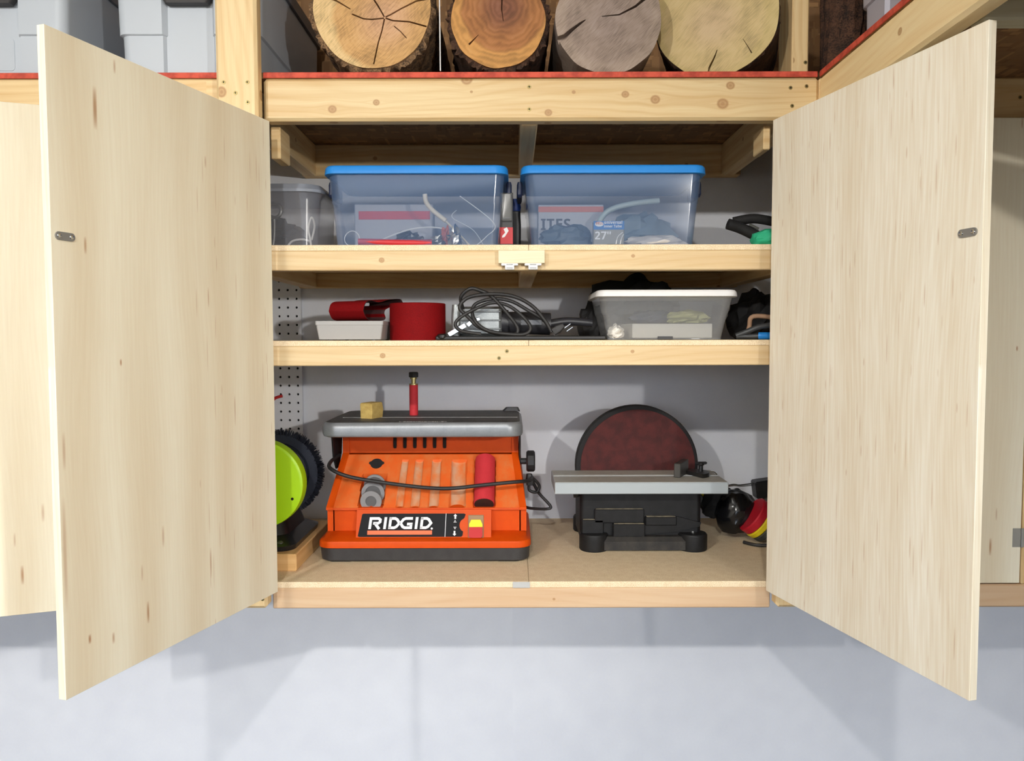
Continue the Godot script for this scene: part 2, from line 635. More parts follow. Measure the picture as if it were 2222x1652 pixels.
func build_cabinets() -> void:
	mats.screw = mat(C(150, 134, 88), 0.4, 0.7)
	var t := thing("built_in_cabinet", "pale pine wall cabinet with two open plywood doors and three loaded shelves", "cabinet", Vector3(0, 0.906, -0.3))
	wood("post", t, Vector3(-0.616, 0.919, 0.0015), Vector3(-0.5295, 2.6, 0.038), 1, mats.post, 0.006)
	wood("post", t, Vector3(0.5695, 0.919, 0.0005), Vector3(0.6548, 1.9655, 0.038), 1, mats.pine, 0.006, Vector2(0.1, 0.08))
	wood("header_beam", t, Vector3(-0.5292, 1.966, -0.038), Vector3(0.656, 2.055, 0.0), 0, mats.beam, 0.006)
	wood("back_joist", t, Vector3(-0.6, 1.966, -0.611), Vector3(0.656, 2.055, -0.573), 0, mats.pine, 0.003)
	for x in [[-0.597, -0.559], [0.0195, 0.0575], [0.6, 0.638]]:
		wood("joist", t, Vector3(x[0], 1.966, -0.573), Vector3(x[1], 2.055, -0.052 if absf(x[0]) > 0.5 else -0.038), 2, mats.pine, 0.003)
	wood("cleat", t, Vector3(-0.5285, 1.896, -0.12), Vector3(-0.507, 1.9655, -0.045), 2, mats.pine, 0.002)
	wood("cleat", t, Vector3(0.553, 1.914, -0.12), Vector3(0.5685, 1.9655, -0.045), 2, mats.pine, 0.002)
	make_shelf(t, TOP_SHELF, 1.6477, 0.0124, mats.rail, true)
	make_shelf(t, MID_SHELF, 1.4418, 0.012, mats.rail, true)
	make_shelf(t, LOW_SHELF, 0.906, 0.0135, mats.rail_low, false)
	# block with two white magnetic catches under the top shelf's edge
	var m := M.new()
	m.box(Vector3(0.021, 1.6745, 0.0095), Vector3(0.099, 0.0275, 0.0185), 0.001, 0)
	var blk := put("catch_block", m, mats.ply_block, t)
	for x in [-0.0045, 0.0455]:
		m = M.new()
		m.box(Vector3(x, 1.6585, 0.0115), Vector3(0.036, 0.005, 0.0135), 0.0008)
		m.box(Vector3(x, 1.6525, 0.0115), Vector3(0.02, 0.01, 0.0135), 0.0012)
		var d := M.new()
		d.box(Vector3(x, 1.6582, 0.0183), Vector3(0.0135, 0.0022, 0.0006), 0.0)
		d.box(Vector3(x, 1.6508, 0.0183), Vector3(0.0135, 0.0022, 0.0006), 0.0)
		put("catch", m, mats.white, blk, 30.0, [[d, mats.dull_steel]])
	m = M.new()
	m.box(Vector3(0.0195, 0.9585, 0.001), Vector3(0.038, 0.0135, 0.0024), 0.0006)
	put("catch_plate", m, mats.grey_paint, t)
	for q in [[0.038, 2.036], [0.038, 1.989], [0.595, 2.033], [0.629, 2.036], [0.599, 1.995], [-0.011, 1.473], [-0.028, 1.458]]:
		screw(Vector3(q[0], q[1], 0.0002), t)
	for q in [[-0.599, 2.035], [-0.55, 2.035], [-0.575, 2.013], [-0.55, 1.994], [-0.539, 0.94]]:
		screw(Vector3(q[0], q[1], 0.0382), t)
	var left := make_door(t, Vector3(-0.5171, 0.958, 0.039), -deg_to_rad(108.2), 0.5367, 0.9955, -1.0, mats.ply_left)
	strike(left, 0.513, 1.653 - 0.958, -0.014, -1.0)
	var right := make_door(t, Vector3(0.5583, 0.958, 0.039), -(PI - deg_to_rad(104.73)), 0.5367, 0.9955, 1.0, mats.ply_right)
	strike(right, 0.5105, 1.6552 - 0.958, 0.014, 1.0)

	# the neighbouring cabinet on the left, one door ajar
	t = thing("built_in_cabinet", "neighbouring cabinet whose bright plywood door stands slightly ajar beside the left open door", "cabinet", Vector3(-1.2, 0.906, -0.3))
	wood("header_beam", t, Vector3(-1.75, 1.966, -0.038), Vector3(-0.6165, 2.055, 0.0), 0, mats.pine, 0.004, Vector2(0.2, 0.03))
	wood("base_rail", t, Vector3(-1.75, 0.906, -0.038), Vector3(-0.6165, 0.952, 0.0), 0, mats.rail_low)
	wood("bottom_panel", t, Vector3(-1.75, 0.952, -0.611), Vector3(-0.6205, 0.9655, 0.0), 0, mats.chip, 0.0008)
	wood("side_panel", t, Vector3(-1.764, 0.906, -0.611), Vector3(-1.7502, 2.055, 0.038), 1, mats.ply_left, 0.001)
	make_door(t, Vector3(-0.6185, 0.958, 0.054), PI + deg_to_rad(20.0), 0.5367, 0.9955, 1.0, mats.ply_left)
	make_door(t, Vector3(-1.7495, 0.958, 0.018), 0.0, 0.5367, 0.9955, 1.0, mats.ply_left)

	# the neighbouring cabinet on the right, closed
	t = thing("built_in_cabinet", "closed plywood cabinet in shade under the right overhead shelf", "cabinet", Vector3(1.2, 0.906, -0.3))
	wood("header_beam", t, Vector3(0.6565, 1.966, -0.038), Vector3(1.65, 2.055, 0.0), 0, mats.pine, 0.004, Vector2(0.6, 0.07))
	wood("base_rail", t, Vector3(0.6555, 0.919, 0.0005), Vector3(1.65, 0.9685, 0.038), 0, mats.rail_low)
	wood("bottom_panel", t, Vector3(0.6505, 0.954, -0.611), Vector3(1.65, 0.9675, 0.0), 0, mats.chip, 0.0008)
	wood("stile", t, Vector3(1.096, 0.9688, 0.0005), Vector3(1.184, 1.9655, 0.038), 1, mats.pine, 0.003, Vector2(0.5, 0.04))
	wood("side_panel", t, Vector3(1.6502, 0.906, -0.611), Vector3(1.664, 2.055, 0.038), 1, mats.ply_left, 0.001)
	var door := make_door(t, Vector3(0.658, 0.972, 0.024), 0.0, 0.434, 0.987, 1.0, mats.ply_left)
	make_door(t, Vector3(1.187, 0.972, 0.024), 0.0, 0.46, 0.987, 1.0, mats.ply_left)
	m = M.new()
	m.box(Vector3(0.4245, 0.099, 0.0145), Vector3(0.017, 0.041, 0.001), 0.0004)
	m.box(Vector3(0.4455, 0.099, 0.0145), Vector3(0.017, 0.041, 0.001), 0.0004)
	m.lathe([Vector2(0.0026, 0.0785), Vector2(0.0026, 0.1195)], 10, Transform3D(Basis(), Vector3(0.4358, 0, 0.0152)))
	put("hinge", m, mats.steel, door, 30.0, [], true)
	screw(Vector3(1.085, 2.012, 0.0002), t)

	# the red-edged deck over the cabinets
	t = thing("overhead_shelf", "long overhead deck with a red painted front edge carrying logs and totes", "shelf", Vector3(-0.55, 2.055, -0.3))
	var deck := wood("deck", t, Vector3(-1.76, 2.0552, -0.611), Vector3(0.652, DECK, -0.002), 0, mats.strand, 0.0008)
	wood("painted_edge", deck, Vector3(-1.76, 2.0556, -0.0019), Vector3(-0.6165, DECK - 0.0002, 0.001), 0, mats.red, 0.0008)
	wood("painted_edge", deck, Vector3(-0.5285, 2.0556, -0.0019), Vector3(0.652, DECK - 0.0002, 0.001), 0, mats.red, 0.0008)
	wood("upright", t, Vector3(0.614, DECK, -0.139), Vector3(0.651, 2.6, -0.05), 1, mats.pine, 0.003, Vector2(0.7, 0.1))
	wood("back_panel", t, Vector3(-1.76, DECK + 0.001, -0.6115), Vector3(1.66, 2.598, -0.6), 0, mats.strand, 0.0008)
	screw(Vector3(0.644, 2.103, -0.0498), t)

	# the overhead shelf that turns towards the room on the right
	t = thing("overhead_shelf", "overhead pine shelf with red edge running out from the wall above the right door", "shelf", Vector3(1.1, 2.055, 0.4))
	deck = wood("deck", t, Vector3(0.6585, 2.0552, -0.611), Vector3(1.66, DECK, 1.3), 2, mats.strand, 0.0008)
	wood("painted_edge", deck, Vector3(0.6555, 2.0556, 0.0015), Vector3(0.6584, DECK - 0.0002, 1.3), 2, mats.red, 0.0008)
	wood("rim_beam", t, Vector3(0.6562, 1.967, 0.0005), Vector3(0.6942, 2.055, 1.3), 2, mats.pine_pale, 0.006, Vector2(0.2, 0.11))
	wood("rim_beam", t, Vector3(1.622, 1.967, 0.0005), Vector3(1.66, 2.055, 1.3), 2, mats.pine, 0.004, Vector2(0.2, 0.11))
	for z in [0.49, 0.9, 1.262]:
		wood("joist", t, Vector3(0.6944, 1.967, z), Vector3(1.6218, 2.055, z + 0.038), 0, mats.joist, 0.003)
	wood("leg", t, Vector3(1.572, 0.0, 1.212), Vector3(1.66, 1.9665, 1.25), 1, mats.pine, 0.003)


# ---------------------------------------------------------------- on the overhead deck
func crack(pts: Array, w0: float, w1: float) -> PackedVector2Array:
	var a := PackedVector2Array()
	var b := PackedVector2Array()
	for i in pts.size():
		var d: Vector2 = (pts[mini(i + 1, pts.size() - 1)] - pts[maxi(i - 1, 0)]).normalized()
		var n := Vector2(-d.y, d.x) * lerpf(w0, w1, float(i) / (pts.size() - 1)) * 0.5
		a.append(pts[i] + n)
		b.append(pts[i] - n)
	b.reverse()
	a.append_array(b)
	return a


func make_log(label: String, c: Vector3, r: float, length: float, yaw: float, face: Texture2D, side: Material, bark: Material, ragged: float, cracks: Array, sd: int) -> void:
	var t := thing("log_round", label, "log", c - Vector3(0, r, 0), "sawn log rounds on the red deck")
	var n := field(sd)
	var rr := r - (ragged * 1.0 if bark else 0.0)
	var outline := PackedVector2Array()
	for i in 72:
		var a := TAU * i / 72.0
		var q := rr * (0.985 + 0.018 * n.get_noise_2d(cos(a) * 1.5, sin(a) * 1.5))
		outline.append(Vector2(cos(a), sin(a)) * q)
	var m := tri_textured(face, 0.5 / r, 0.85, false)
	m.uv1_offset = Vector3(0.5, 0.5, 0.5)
	m.uv1_triplanar_sharpness = 6.0
	var body := CSGPolygon3D.new()
	body.name = "wood"
	body.polygon = outline
	body.depth = length
	body.material = m
	t.add_child(body)
	body.position = Vector3(0, r, 0)
	body.rotation.y = yaw
	for k in cracks:
		var pts := []
		for q in k[0]:
			pts.append(q * rr)
		var cut := CSGPolygon3D.new()
		cut.polygon = crack(pts, k[1], k[2])
		cut.depth = 0.05
		cut.operation = CSGShape3D.OPERATION_SUBTRACTION
		cut.material = m
		body.add_child(cut)
		cut.position = Vector3(0, 0, 0.03)
	if bark:
		var b := M.new()
		var rows := []
		var rg := RandomNumberGenerator.new()
		rg.seed = sd
		var seg := 120
		for k in 14:
			var ring := PackedVector3Array()
			for i in seg:
				var a := TAU * i / seg
				var ca := cos(a)
				var sa := sin(a)
				var q := outline[int(i * 72.0 / seg) % 72].length()
				if k == 0:
					q += 0.0003
				elif k == 1:
					q += ragged * (0.25 + 0.75 * absf(n.get_noise_2d(ca * 14.0, sa * 14.0 + 5.0))) + ragged * 0.5 * rg.randf()
				else:
					q += ragged * (0.35 + 0.5 * absf(n.get_noise_3d(ca * 9.0, sa * 9.0, k * 0.35)) + 0.3 * rg.randf())
				var zz := 0.0 if k < 2 else -length * (k - 1) / 12.6
				if k < 2:
					zz = -0.001 - 0.007 * rg.randf() - (0.006 if k == 1 else 0.0)
				ring.append(Vector3(ca * q, sa * q, zz))
			ring.reverse()
			rows.append(ring)
		var turn := Transform3D(Basis(Vector3.UP, yaw), c)
		b.x = turn
		# rings run clockwise seen from the front, so the rows go backwards
		b.loft(rows, false, true)
		put("bark", b, bark, t, 50.0)
	else:
		m.albedo_color = Color.WHITE


func tote_ring(y: float, w: float, z0: float, z1: float, notch_w: float, notch_d: float) -> PackedVector3Array:
	# plan of a tote, counter-clockwise from above, with a recess in the front (z0)
	var a := PackedVector3Array()
	var r := 0.022
	for e in [[1, z1 + r, 0.0], [-1, z1 + r, 0.5], [-1, z0 - r, 1.0]]:
		for i in 5:
			var q: float = PI * (e[2] + 0.125 * i)
			a.append(Vector3(e[0] * (w - r) + cos(q) * r, y, e[1] - sin(q) * r))
	a.append(Vector3(-notch_w, y, z0))
	a.append(Vector3(-notch_w + notch_d * 0.6, y, z0 - notch_d))
	a.append(Vector3(notch_w - notch_d * 0.6, y, z0 - notch_d))
	a.append(Vector3(notch_w, y, z0))
	for i in 5:
		var q: float = PI * (1.5 + 0.125 * i)
		a.append(Vector3(w - r + cos(q) * r, y, z0 - r - sin(q) * r))
	return a


func make_tote(label: String, x: float, z: float, turn: float, body: Material, panel: bool) -> void:
	var t := thing("storage_tote", label, "tote", Vector3(x, DECK, z), "grey plastic totes on the overhead shelves")
	var m := M.new()
	var rows := []
	for q in [[0.0, 0.146, 0.0], [0.0845, 0.149, 0.0], [0.087, 0.1545, 0.0045], [0.235, 0.158, 0.006]]:
		rows.append(tote_ring(q[0], q[1], q[2], -0.5 - q[2], 0.056, 0.008 + q[2]))
	m.loft(rows)
	put("body", m, body, t, 30.0, [], true)
	m = M.new()
	m.loft([rrect(0.33, 0.53, 0.025, 0.235, 0.0, -0.25), rrect(0.335, 0.535, 0.025, 0.26, 0.0, -0.25), rrect(0.29, 0.49, 0.025, 0.27, 0.0, -0.25)])
	put("lid", m, mats.tote_lid, t, 30.0, [], true)
	m = M.new()
	m.loft([rrect(0.09, 0.02, 0.006, 0.148, 0.0, 0.006), rrect(0.105, 0.026, 0.008, 0.16, 0.0, 0.006), rrect(0.105, 0.026, 0.008, 0.235, 0.0, 0.006)])
	put("handle", m, mats.tote_handle, t, 30.0, [], true)
	if panel:
		m = M.new()
		var ring := PackedVector2Array()
		for e in [[0.03, 0.075, 0.0], [-0.03, 0.075, 0.5], [-0.03, 0.022, 1.0], [0.03, 0.022, 1.5]]:
			for i in 5:
				var a: float = PI * (e[2] + 0.125 * i)
				ring.append(Vector2(e[0] + cos(a) * 0.008, e[1] + sin(a) * 0.008))
		m.prism(ring, -0.009, -0.0068)
		put("raised_panel", m, body, t, 30.0, [], true)
	t.rotation.y = turn


func build_deck_things() -> void:
	mats.tote = mat(C(188, 196, 206), 0.4)
	mats.tote_violet = mat(C(168, 166, 178), 0.45)
	mats.tote_lid = mat(C(120, 124, 132), 0.45)
	mats.tote_handle = mat(C(52, 50, 52), 0.6)
	make_tote("light grey plastic tote with black handle left of the pine post", -0.693, -0.022, 0.0, mats.tote, false)
	make_tote("light grey tote with raised label panel, behind the top of the left door", -1.112, -0.022, 0.0, mats.tote, true)
	make_tote("lavender grey tote standing on the right overhead shelf", 0.704, 0.245, -PI / 2, mats.tote_violet, false)
	mats.bark = tri_textured(speckle(192, C(158, 124, 88), C(44, 32, 24), 91, 1.0, 0.9, 0.12), 9.0, 0.95)
	mats.bark_dark = tri_textured(speckle(192, C(92, 62, 44), C(30, 20, 16), 93, 1.0, 0.9, 0.12), 9.0, 0.95)
	var e1 := end_grain(360, 0.2, 0.15, [C(204, 160, 122), C(204, 160, 104), C(222, 190, 136)], 95.0, 31, 0.14, 0.05)
	make_log("large tan log round with radiating cracks and rough bark", Vector3(-0.299, DECK + 0.1405, -0.02), 0.1405, 0.57, 0.0, e1, null, mats.bark, 0.013, [
		[[Vector2(0.21, -0.14), Vector2(0.1, 0.05), Vector2(0.0, 0.2), Vector2(-0.05, 0.4)], 0.003, 0.0045],
		[[Vector2(0.2, -0.16), Vector2(0.0, -0.18), Vector2(-0.14, -0.17), Vector2(-0.34, -0.09)], 0.003, 0.003],
		[[Vector2(0.21, -0.17), Vector2(0.17, -0.35), Vector2(0.1, -0.57), Vector2(0.02, -0.92)], 0.003, 0.003],
		[[Vector2(0.23, -0.16), Vector2(0.35, -0.2), Vector2(0.63, -0.22), Vector2(0.92, -0.3)], 0.003, 0.0035],
		[[Vector2(0.23, -0.14), Vector2(0.32, -0.1), Vector2(0.5, 0.0), Vector2(0.75, 0.12), Vector2(0.92, 0.15)], 0.003, 0.0035],
		[[Vector2(0.37, -0.29), Vector2(0.48, -0.38), Vector2(0.58, -0.49)], 0.0022, 0.002],
		[[Vector2(-0.36, -0.01), Vector2(-0.58, 0.12), Vector2(-0.78, 0.2)], 0.002, 0.005]], 3)
	var e2 := end_grain(320, 0.1, -0.22, [C(132, 86, 64), C(172, 116, 70), C(204, 150, 86)], 58.0, 32, 0.04, 0.12)
	make_log("orange brown ringed log round with dark ragged bark", Vector3(-0.0275, DECK + 0.1155, -0.02), 0.1155, 0.57, 0.0, e2, null, mats.bark_dark, 0.013, [
		[[Vector2(0.08, 0.5), Vector2(0.07, 0.22), Vector2(0.1, -0.02)], 0.004, 0.0015],
		[[Vector2(-0.62, -0.5), Vector2(-0.52, -0.4), Vector2(-0.42, -0.3)], 0.004, 0.001]], 4)
	var e3 := end_grain(320, 0.0, 0.0, [C(160, 142, 132), C(158, 140, 128), C(164, 146, 132)], 20.0, 33, 0.16, 0.04)
	make_log("grey weathered log round with a wide dark split", Vector3(0.2085, DECK + 0.116, -0.02), 0.116, 0.5, 0.0, e3, null, null, 0.0, [
		[[Vector2(-1.1, -0.42), Vector2(-0.8, -0.3), Vector2(-0.7, -0.2), Vector2(-0.5, -0.05), Vector2(-0.42, 0.0)], 0.014, 0.0015],
		[[Vector2(-0.12, 0.06), Vector2(0.2, 0.09), Vector2(0.5, 0.24), Vector2(0.72, 0.42)], 0.0015, 0.007]], 5)
	var e4 := end_grain(360, -0.05, 0.1, [C(210, 184, 144), C(212, 188, 136), C(206, 184, 128)], 26.0, 34, 0.10, 0.03)
	make_log("pale yellow debarked log round beside the right pine upright", Vector3(0.449, DECK + 0.1385, -0.055), 0.1385, 0.24, -0.3, e4, null, mats.bark_dark, 0.004, [
		[[Vector2(-0.12, -1.02), Vector2(-0.1, -0.82), Vector2(-0.02, -0.66), Vector2(0.02, -0.55)], 0.006, 0.0015],
		[[Vector2(0.42, -0.42), Vector2(0.5, -0.55), Vector2(0.56, -0.66)], 0.001, 0.0025]], 6)
	var m := M.new()
	var rows := []
	var n := field(50)
	for k in 9:
		var ring := PackedVector3Array()
		for i in 40:
			var a := TAU * i / 40.0
			var q := 0.05 + 0.008 * n.get_noise_3d(cos(a) * 4, sin(a) * 4, k * 0.5)
			ring.append(Vector3(0.758 + cos(a) * q, DECK + 0.0005 + k * 0.045, -0.12 - sin(a) * q))
		rows.append(ring)
	m.loft(rows)
	tag(put("standing_log", m, mats.bark_dark), "dark bark covered log standing upright behind the right corner of the deck", "log")
	m = M.new()
	m.tube([Vector3(-0.1505, DECK, 0.006), Vector3(-0.152, 2.3, 0.004), Vector3(-0.1535, 2.6, 0.0)], 0.0014, 6)
	tag(put("pull_string", m, mats.white), "thin white string hanging between the first and second log rounds", "string")


# ---------------------------------------------------------------- top and middle shelf
func lettering(text: String, size: float, depth: float, at: Vector3, material: Material, bold := true, turn := Basis()) -> Array:
	# returns the letters' mesh as [mesh, transform]; at is the left end of the base line
	var f := SystemFont.new()
	f.font_names = PackedStringArray(["Droid Sans"])
	f.font_weight = 700 if bold else 400
	var tm := TextMesh.new()
	tm.font = f
	tm.text = text
	tm.font_size = 32
	tm.pixel_size = size / 32.0
	tm.depth = depth
	tm.horizontal_alignment = HORIZONTAL_ALIGNMENT_LEFT
	tm.vertical_alignment = VERTICAL_ALIGNMENT_BOTTOM
	tm.material = material
	return [tm, Transform3D(turn, at)]


func add_text(called: String, e: Array, parent: Node) -> void:
	var o := MeshInstance3D.new()
	o.name = called
	o.mesh = e[0]
	parent.add_child(o, true)
	o.transform = Transform3D(e[1].basis, e[1].origin - parent.position)


func make_bin(label: String, at: Vector3, size: Vector3, bottom: float, lid: Material, wall: Material, group: String, latches: bool) -> Node3D:
	# at: middle of the front of the floor; size: width at the rim, height to the lid's top, depth
	var t := thing("storage_bin", label, "bin", at, group)
	var lid_h := 0.019 if size.y > 0.15 else 0.015
	var h := size.y - lid_h
	var step := h * 0.61
	var rows := []
	var w := size.x - 0.018
	var dp := size.z - 0.02
	var cz := at.z - size.z / 2 - 0.002
	for q in [[0.0, 0.0, 0.010], [0.0015, 0.002, 0.014], [0.004, 0.004, 0.018], [step - 0.003, 0.53, 0.02], [step + 0.001, 0.66, 0.022], [h, 1.0, 0.024]]:
		var k: float = q[1]
		rows.append(rrect(lerpf(bottom, w, k), lerpf(dp - (w - bottom), dp, k), q[2], at.y + q[0] + 0.0008, at.x, cz, 6))
	var m := M.new()
	m.loft(rows, true, false)
	put("body", m, wall, t, 32.0)
	m = M.new()
	var y := at.y + h
	m.loft([rrect(size.x - 0.004, size.z - 0.004, 0.026, y - 0.001, at.x, cz, 6), rrect(size.x, size.z, 0.028, y + 0.0005, at.x, cz, 6), rrect(size.x - 0.003, size.z - 0.003, 0.027, y + lid_h - 0.005, at.x, cz, 6), rrect(size.x - 0.01, size.z - 0.01, 0.024, y + lid_h - 0.0008, at.x, cz, 6), rrect(size.x - 0.018, size.z - 0.018, 0.02, y + lid_h, at.x, cz, 6)])
	put("lid", m, lid, t, 42.0)
	if latches:
		for s in [-1, 1]:
			m = M.new()
			var lx: float = at.x + s * (size.x / 2 + 0.001)
			m.loft([rrect(0.008, 0.09, 0.003, y - 0.036, lx, cz), rrect(0.0125, 0.1, 0.005, y - 0.03, lx, cz), rrect(0.0125, 0.1, 0.005, y - 0.008, lx, cz), rrect(0.009, 0.1, 0.004, y - 0.0015, lx, cz)])
			put("latch", m, mats.latch, t)
	return t


func lump(c: Vector3, s: Vector3, sd: int, rough := 0.25, n := 20) -> M:
	# a soft irregular body resting on its flattened underside
	var m := M.new()
	var f := field(sd)
	var rows := []
	for k in 13:
		var v := -PI / 2 + PI * (k + 0.001) / 12.002
		var ring := PackedVector3Array()
		for i in n:
			var a := TAU * i / n
			var d := Vector3(cos(a) * cos(v), sin(v), -sin(a) * cos(v))
			var q := 1.0 + rough * f.get_noise_3dv(d * 1.7)
			var p := d * q
			p.y = maxf(p.y, -0.72)
			ring.append(c + Vector3(p.x * s.x, p.y * s.y, p.z * s.z) * 0.5)
		rows.append(ring)
	m.loft(rows)
	return m


func build_top_shelf() -> void:
	mats.blue_lid = mat(C(34, 132, 214), 0.4)
	mats.latch = mat(C(26, 38, 70), 0.5)
	mats.clear_bin = clear(C(104, 130, 170, 0.34), 0.12)
	var y := TOP_SHELF
	make_bin("clear bin with blue lid holding wires and a red rod, left of the two", Vector3(-0.2105, y, -0.03), Vector3(0.407, 0.178, 0.28), 0.36, mats.blue_lid, mats.clear_bin, "blue lidded bins on the top shelf", true)
	var bin2 := make_bin("clear bin with blue lid holding an inner tube packet, right of the two", Vector3(0.2245, y, -0.03), Vector3(0.41, 0.178, 0.28), 0.362, mats.blue_lid, mats.clear_bin, "blue lidded bins on the top shelf", true)
	var tab := M.new()
	tab.box(Vector3(0.23, y + 0.004, -0.0535), Vector3(0.036, 0.006, 0.0012), 0.0003)
	put("base_label", tab, mats.black, bin2)
	# in the left bin
	var f := y + 0.0035
	var cream := mat(C(222, 214, 196), 0.5)
	var red := mat(C(196, 40, 46), 0.5)
	var wire := mat(C(226, 228, 230), 0.3)
	var m := M.new()
	m.tube(curve([Vector3(-0.197, y + 0.126, -0.1), Vector3(-0.194, y + 0.108, -0.1), Vector3(-0.18, y + 0.09, -0.1), Vector3(-0.15, y + 0.066, -0.1)]), 0.0055, 10)
	m.tube(curve([Vector3(-0.152, y + 0.067, -0.1), Vector3(-0.12, y + 0.036, -0.1), Vector3(-0.092, f + 0.002, -0.1)]), 0.0022, 8)
	tag(put("hooked_handle", m, cream), "cream plastic hooked handle leaning inside the left blue-lidded bin", "handle")
	m = M.new()
	m.box(Vector3(-0.285, f + 0.06, -0.235), Vector3(0.19, 0.12, 0.05), 0.003)
	var box1 := thing("carton", "white carton with a red label band inside the left blue-lidded bin", "carton", Vector3(-0.285, f, -0.235))
	put("box", m, mat(C(176, 178, 186), 0.6), box1)
	m = M.new()
	m.box(Vector3(-0.283, f + 0.092, -0.2095), Vector3(0.172, 0.02, 0.001), 0.0003)
	put("label_band", m, red, box1)
	m = M.new()
	m.tube([Vector3(-0.342, f + 0.011, -0.064), Vector3(-0.26, f + 0.0085, -0.06), Vector3(-0.178, f + 0.0085, -0.063)], 0.0075, 10)
	tag(put("red_rod", m, red), "red rod lying on the floor of the left blue-lidded bin", "rod")
	m = M.new()
	var loop := []
	for i in 25:
		var a := TAU * i / 24.0
		loop.append(Vector3(-0.358 + cos(a) * 0.017, f + 0.019 + sin(a) * 0.017, -0.072 + 0.004 * sin(a * 2)))
	m.tube(loop, 0.0011, 6)
	tag(put("wire_ring", m, wire), "thin wire ring at the left end of the left blue-lidded bin", "wire")
	for q in [["bent wire with a long slanted arm inside the left blue-lidded bin", [Vector3(-0.117, y + 0.12, -0.09), Vector3(-0.04, y + 0.06, -0.1), Vector3(-0.058, y + 0.03, -0.1), Vector3(-0.085, f + 0.002, -0.09)], 0.0011], ["long arched pale cable across the left blue-lidded bin", [Vector3(-0.33, f + 0.002, -0.12), Vector3(-0.29, f + 0.028, -0.13), Vector3(-0.22, f + 0.05, -0.13), Vector3(-0.15, f + 0.046, -0.13), Vector3(-0.1, f + 0.002, -0.12)], 0.002], ["thin folded wire near the right end of the left blue-lidded bin", [Vector3(-0.13, f + 0.098, -0.17), Vector3(-0.14, f + 0.08, -0.17), Vector3(-0.09, f + 0.05, -0.17), Vector3(-0.06, f + 0.002, -0.16)], 0.0009]]:
		m = M.new()
		m.tube(curve(q[1]), q[2], 6)
		tag(put("bent_wire", m, wire), q[0], "wire", "wires in the left bin")
	rng.seed = 12
	var names := ["foil packet beside the red rod in the left blue-lidded bin", "small grey metal fitting at the centre of the left blue-lidded bin", "small round metal fitting left of the foil packet in the left bin", "dark fitting at the back of the left blue-lidded bin", "orange wrapped packet beside the foil packet in the left bin"]
	var cols := [mats.bright, mats.dull_steel, mats.steel, mats.black, mat(C(190, 96, 70), 0.5)]
	var spots := [Vector3(-0.128, 0.026, -0.075), Vector3(-0.22, 0.02, -0.1), Vector3(-0.17, 0.018, -0.095), Vector3(-0.245, 0.026, -0.15), Vector3(-0.152, 0.03, -0.11)]
	for i in 5:
		var s: Vector3 = [Vector3(0.028, 0.05, 0.03), Vector3(0.04, 0.036, 0.04), Vector3(0.03, 0.034, 0.03), Vector3(0.06, 0.05, 0.05), Vector3(0.022, 0.056, 0.02)][i]
		tag(put("loose_part", lump(Vector3(spots[i].x, f + s.y * 0.36, spots[i].z), s, 100 + i, 0.5, 14), cols[i], self, 25.0), names[i], "hardware")
	# in the right bin
	m = M.new()
	m.box(Vector3(0.14, f + 0.055, -0.2), Vector3(0.155, 0.11, 0.06), 0.002)
	var box2 := thing("carton", "pale carton with dark letters inside the right blue-lidded bin", "carton", Vector3(0.14, f, -0.2))
	put("box", m, mat(C(186, 188, 194), 0.6), box2)
	m = M.new()
	m.box(Vector3(0.14, f + 0.099, -0.1695), Vector3(0.154, 0.013, 0.001), 0.0003)
	put("label_band", m, mat(C(206, 120, 96), 0.6), box2)
	add_text("print", lettering("ITES", 0.036, 0.0006, Vector3(0.068, f + 0.042, -0.1692), mat(C(70, 76, 84), 0.6)), box2)
	var card := thing("tube_packet", "blue and grey inner tube packet standing in the right blue-lidded bin", "packet", Vector3(0.216, f, -0.056))
	m = M.new()
	m.box(Vector3(0.216, f + 0.0275, -0.066), Vector3(0.069, 0.055, 0.018), 0.002)
	put("box", m, mat(C(156, 156, 148), 0.6), card)
	m = M.new()
	m.box(Vector3(0.216, f + 0.0455, -0.0568), Vector3(0.0685, 0.019, 0.0008), 0.0002)
	put("blue_header", m, mat(C(58, 122, 190), 0.6), card)
	m = M.new()
	m.lathe([Vector2(0.0095, 0.0), Vector2(0.0095, 0.0006), Vector2(0.0, 0.0008)], 20, Transform3D(Basis(Vector3(1, 0, 0), Vector3(0, 0, 1), Vector3(0, -0.58, 0)), Vector3(0.1945, f + 0.048, -0.0564)))
	put("oval_badge", m, mats.white, card)
	m = M.new()
	m.tube(curve([Vector3(0.232, f + 0.004, -0.0568), Vector3(0.236, f + 0.02, -0.0566), Vector3(0.247, f + 0.03, -0.0568)]), 0.0009, 5)
	m.tube(curve([Vector3(0.241, f + 0.003, -0.0568), Vector3(0.244, f + 0.016, -0.0566), Vector3(0.249, f + 0.026, -0.0568)]), 0.0009, 5)
	put("printed_lines", m, mats.white, card)
	add_text("print", lettering("BELL", 0.0072, 0.0004, Vector3(0.1865, f + 0.0455, -0.0553), mat(C(190, 96, 60), 0.6)), card)
	add_text("print", lettering("universal", 0.0092, 0.0004, Vector3(0.205, f + 0.0462, -0.0562), mats.white), card)
	add_text("print", lettering("inner Tube", 0.0078, 0.0004, Vector3(0.2045, f + 0.0386, -0.0562), mats.white), card)
	add_text("print", lettering("27\"", 0.024, 0.0005, Vector3(0.1845, f + 0.0085, -0.0566), mats.white), card)
	m = lump(Vector3(0.322, f + 0.0105, -0.075), Vector3(0.135, 0.028, 0.04), 120, 0.25, 24)
	tag(put("wrapped_bar", m, mat(C(206, 202, 198), 0.35)), "white plastic wrapped bar on the floor of the right blue-lidded bin", "packet")
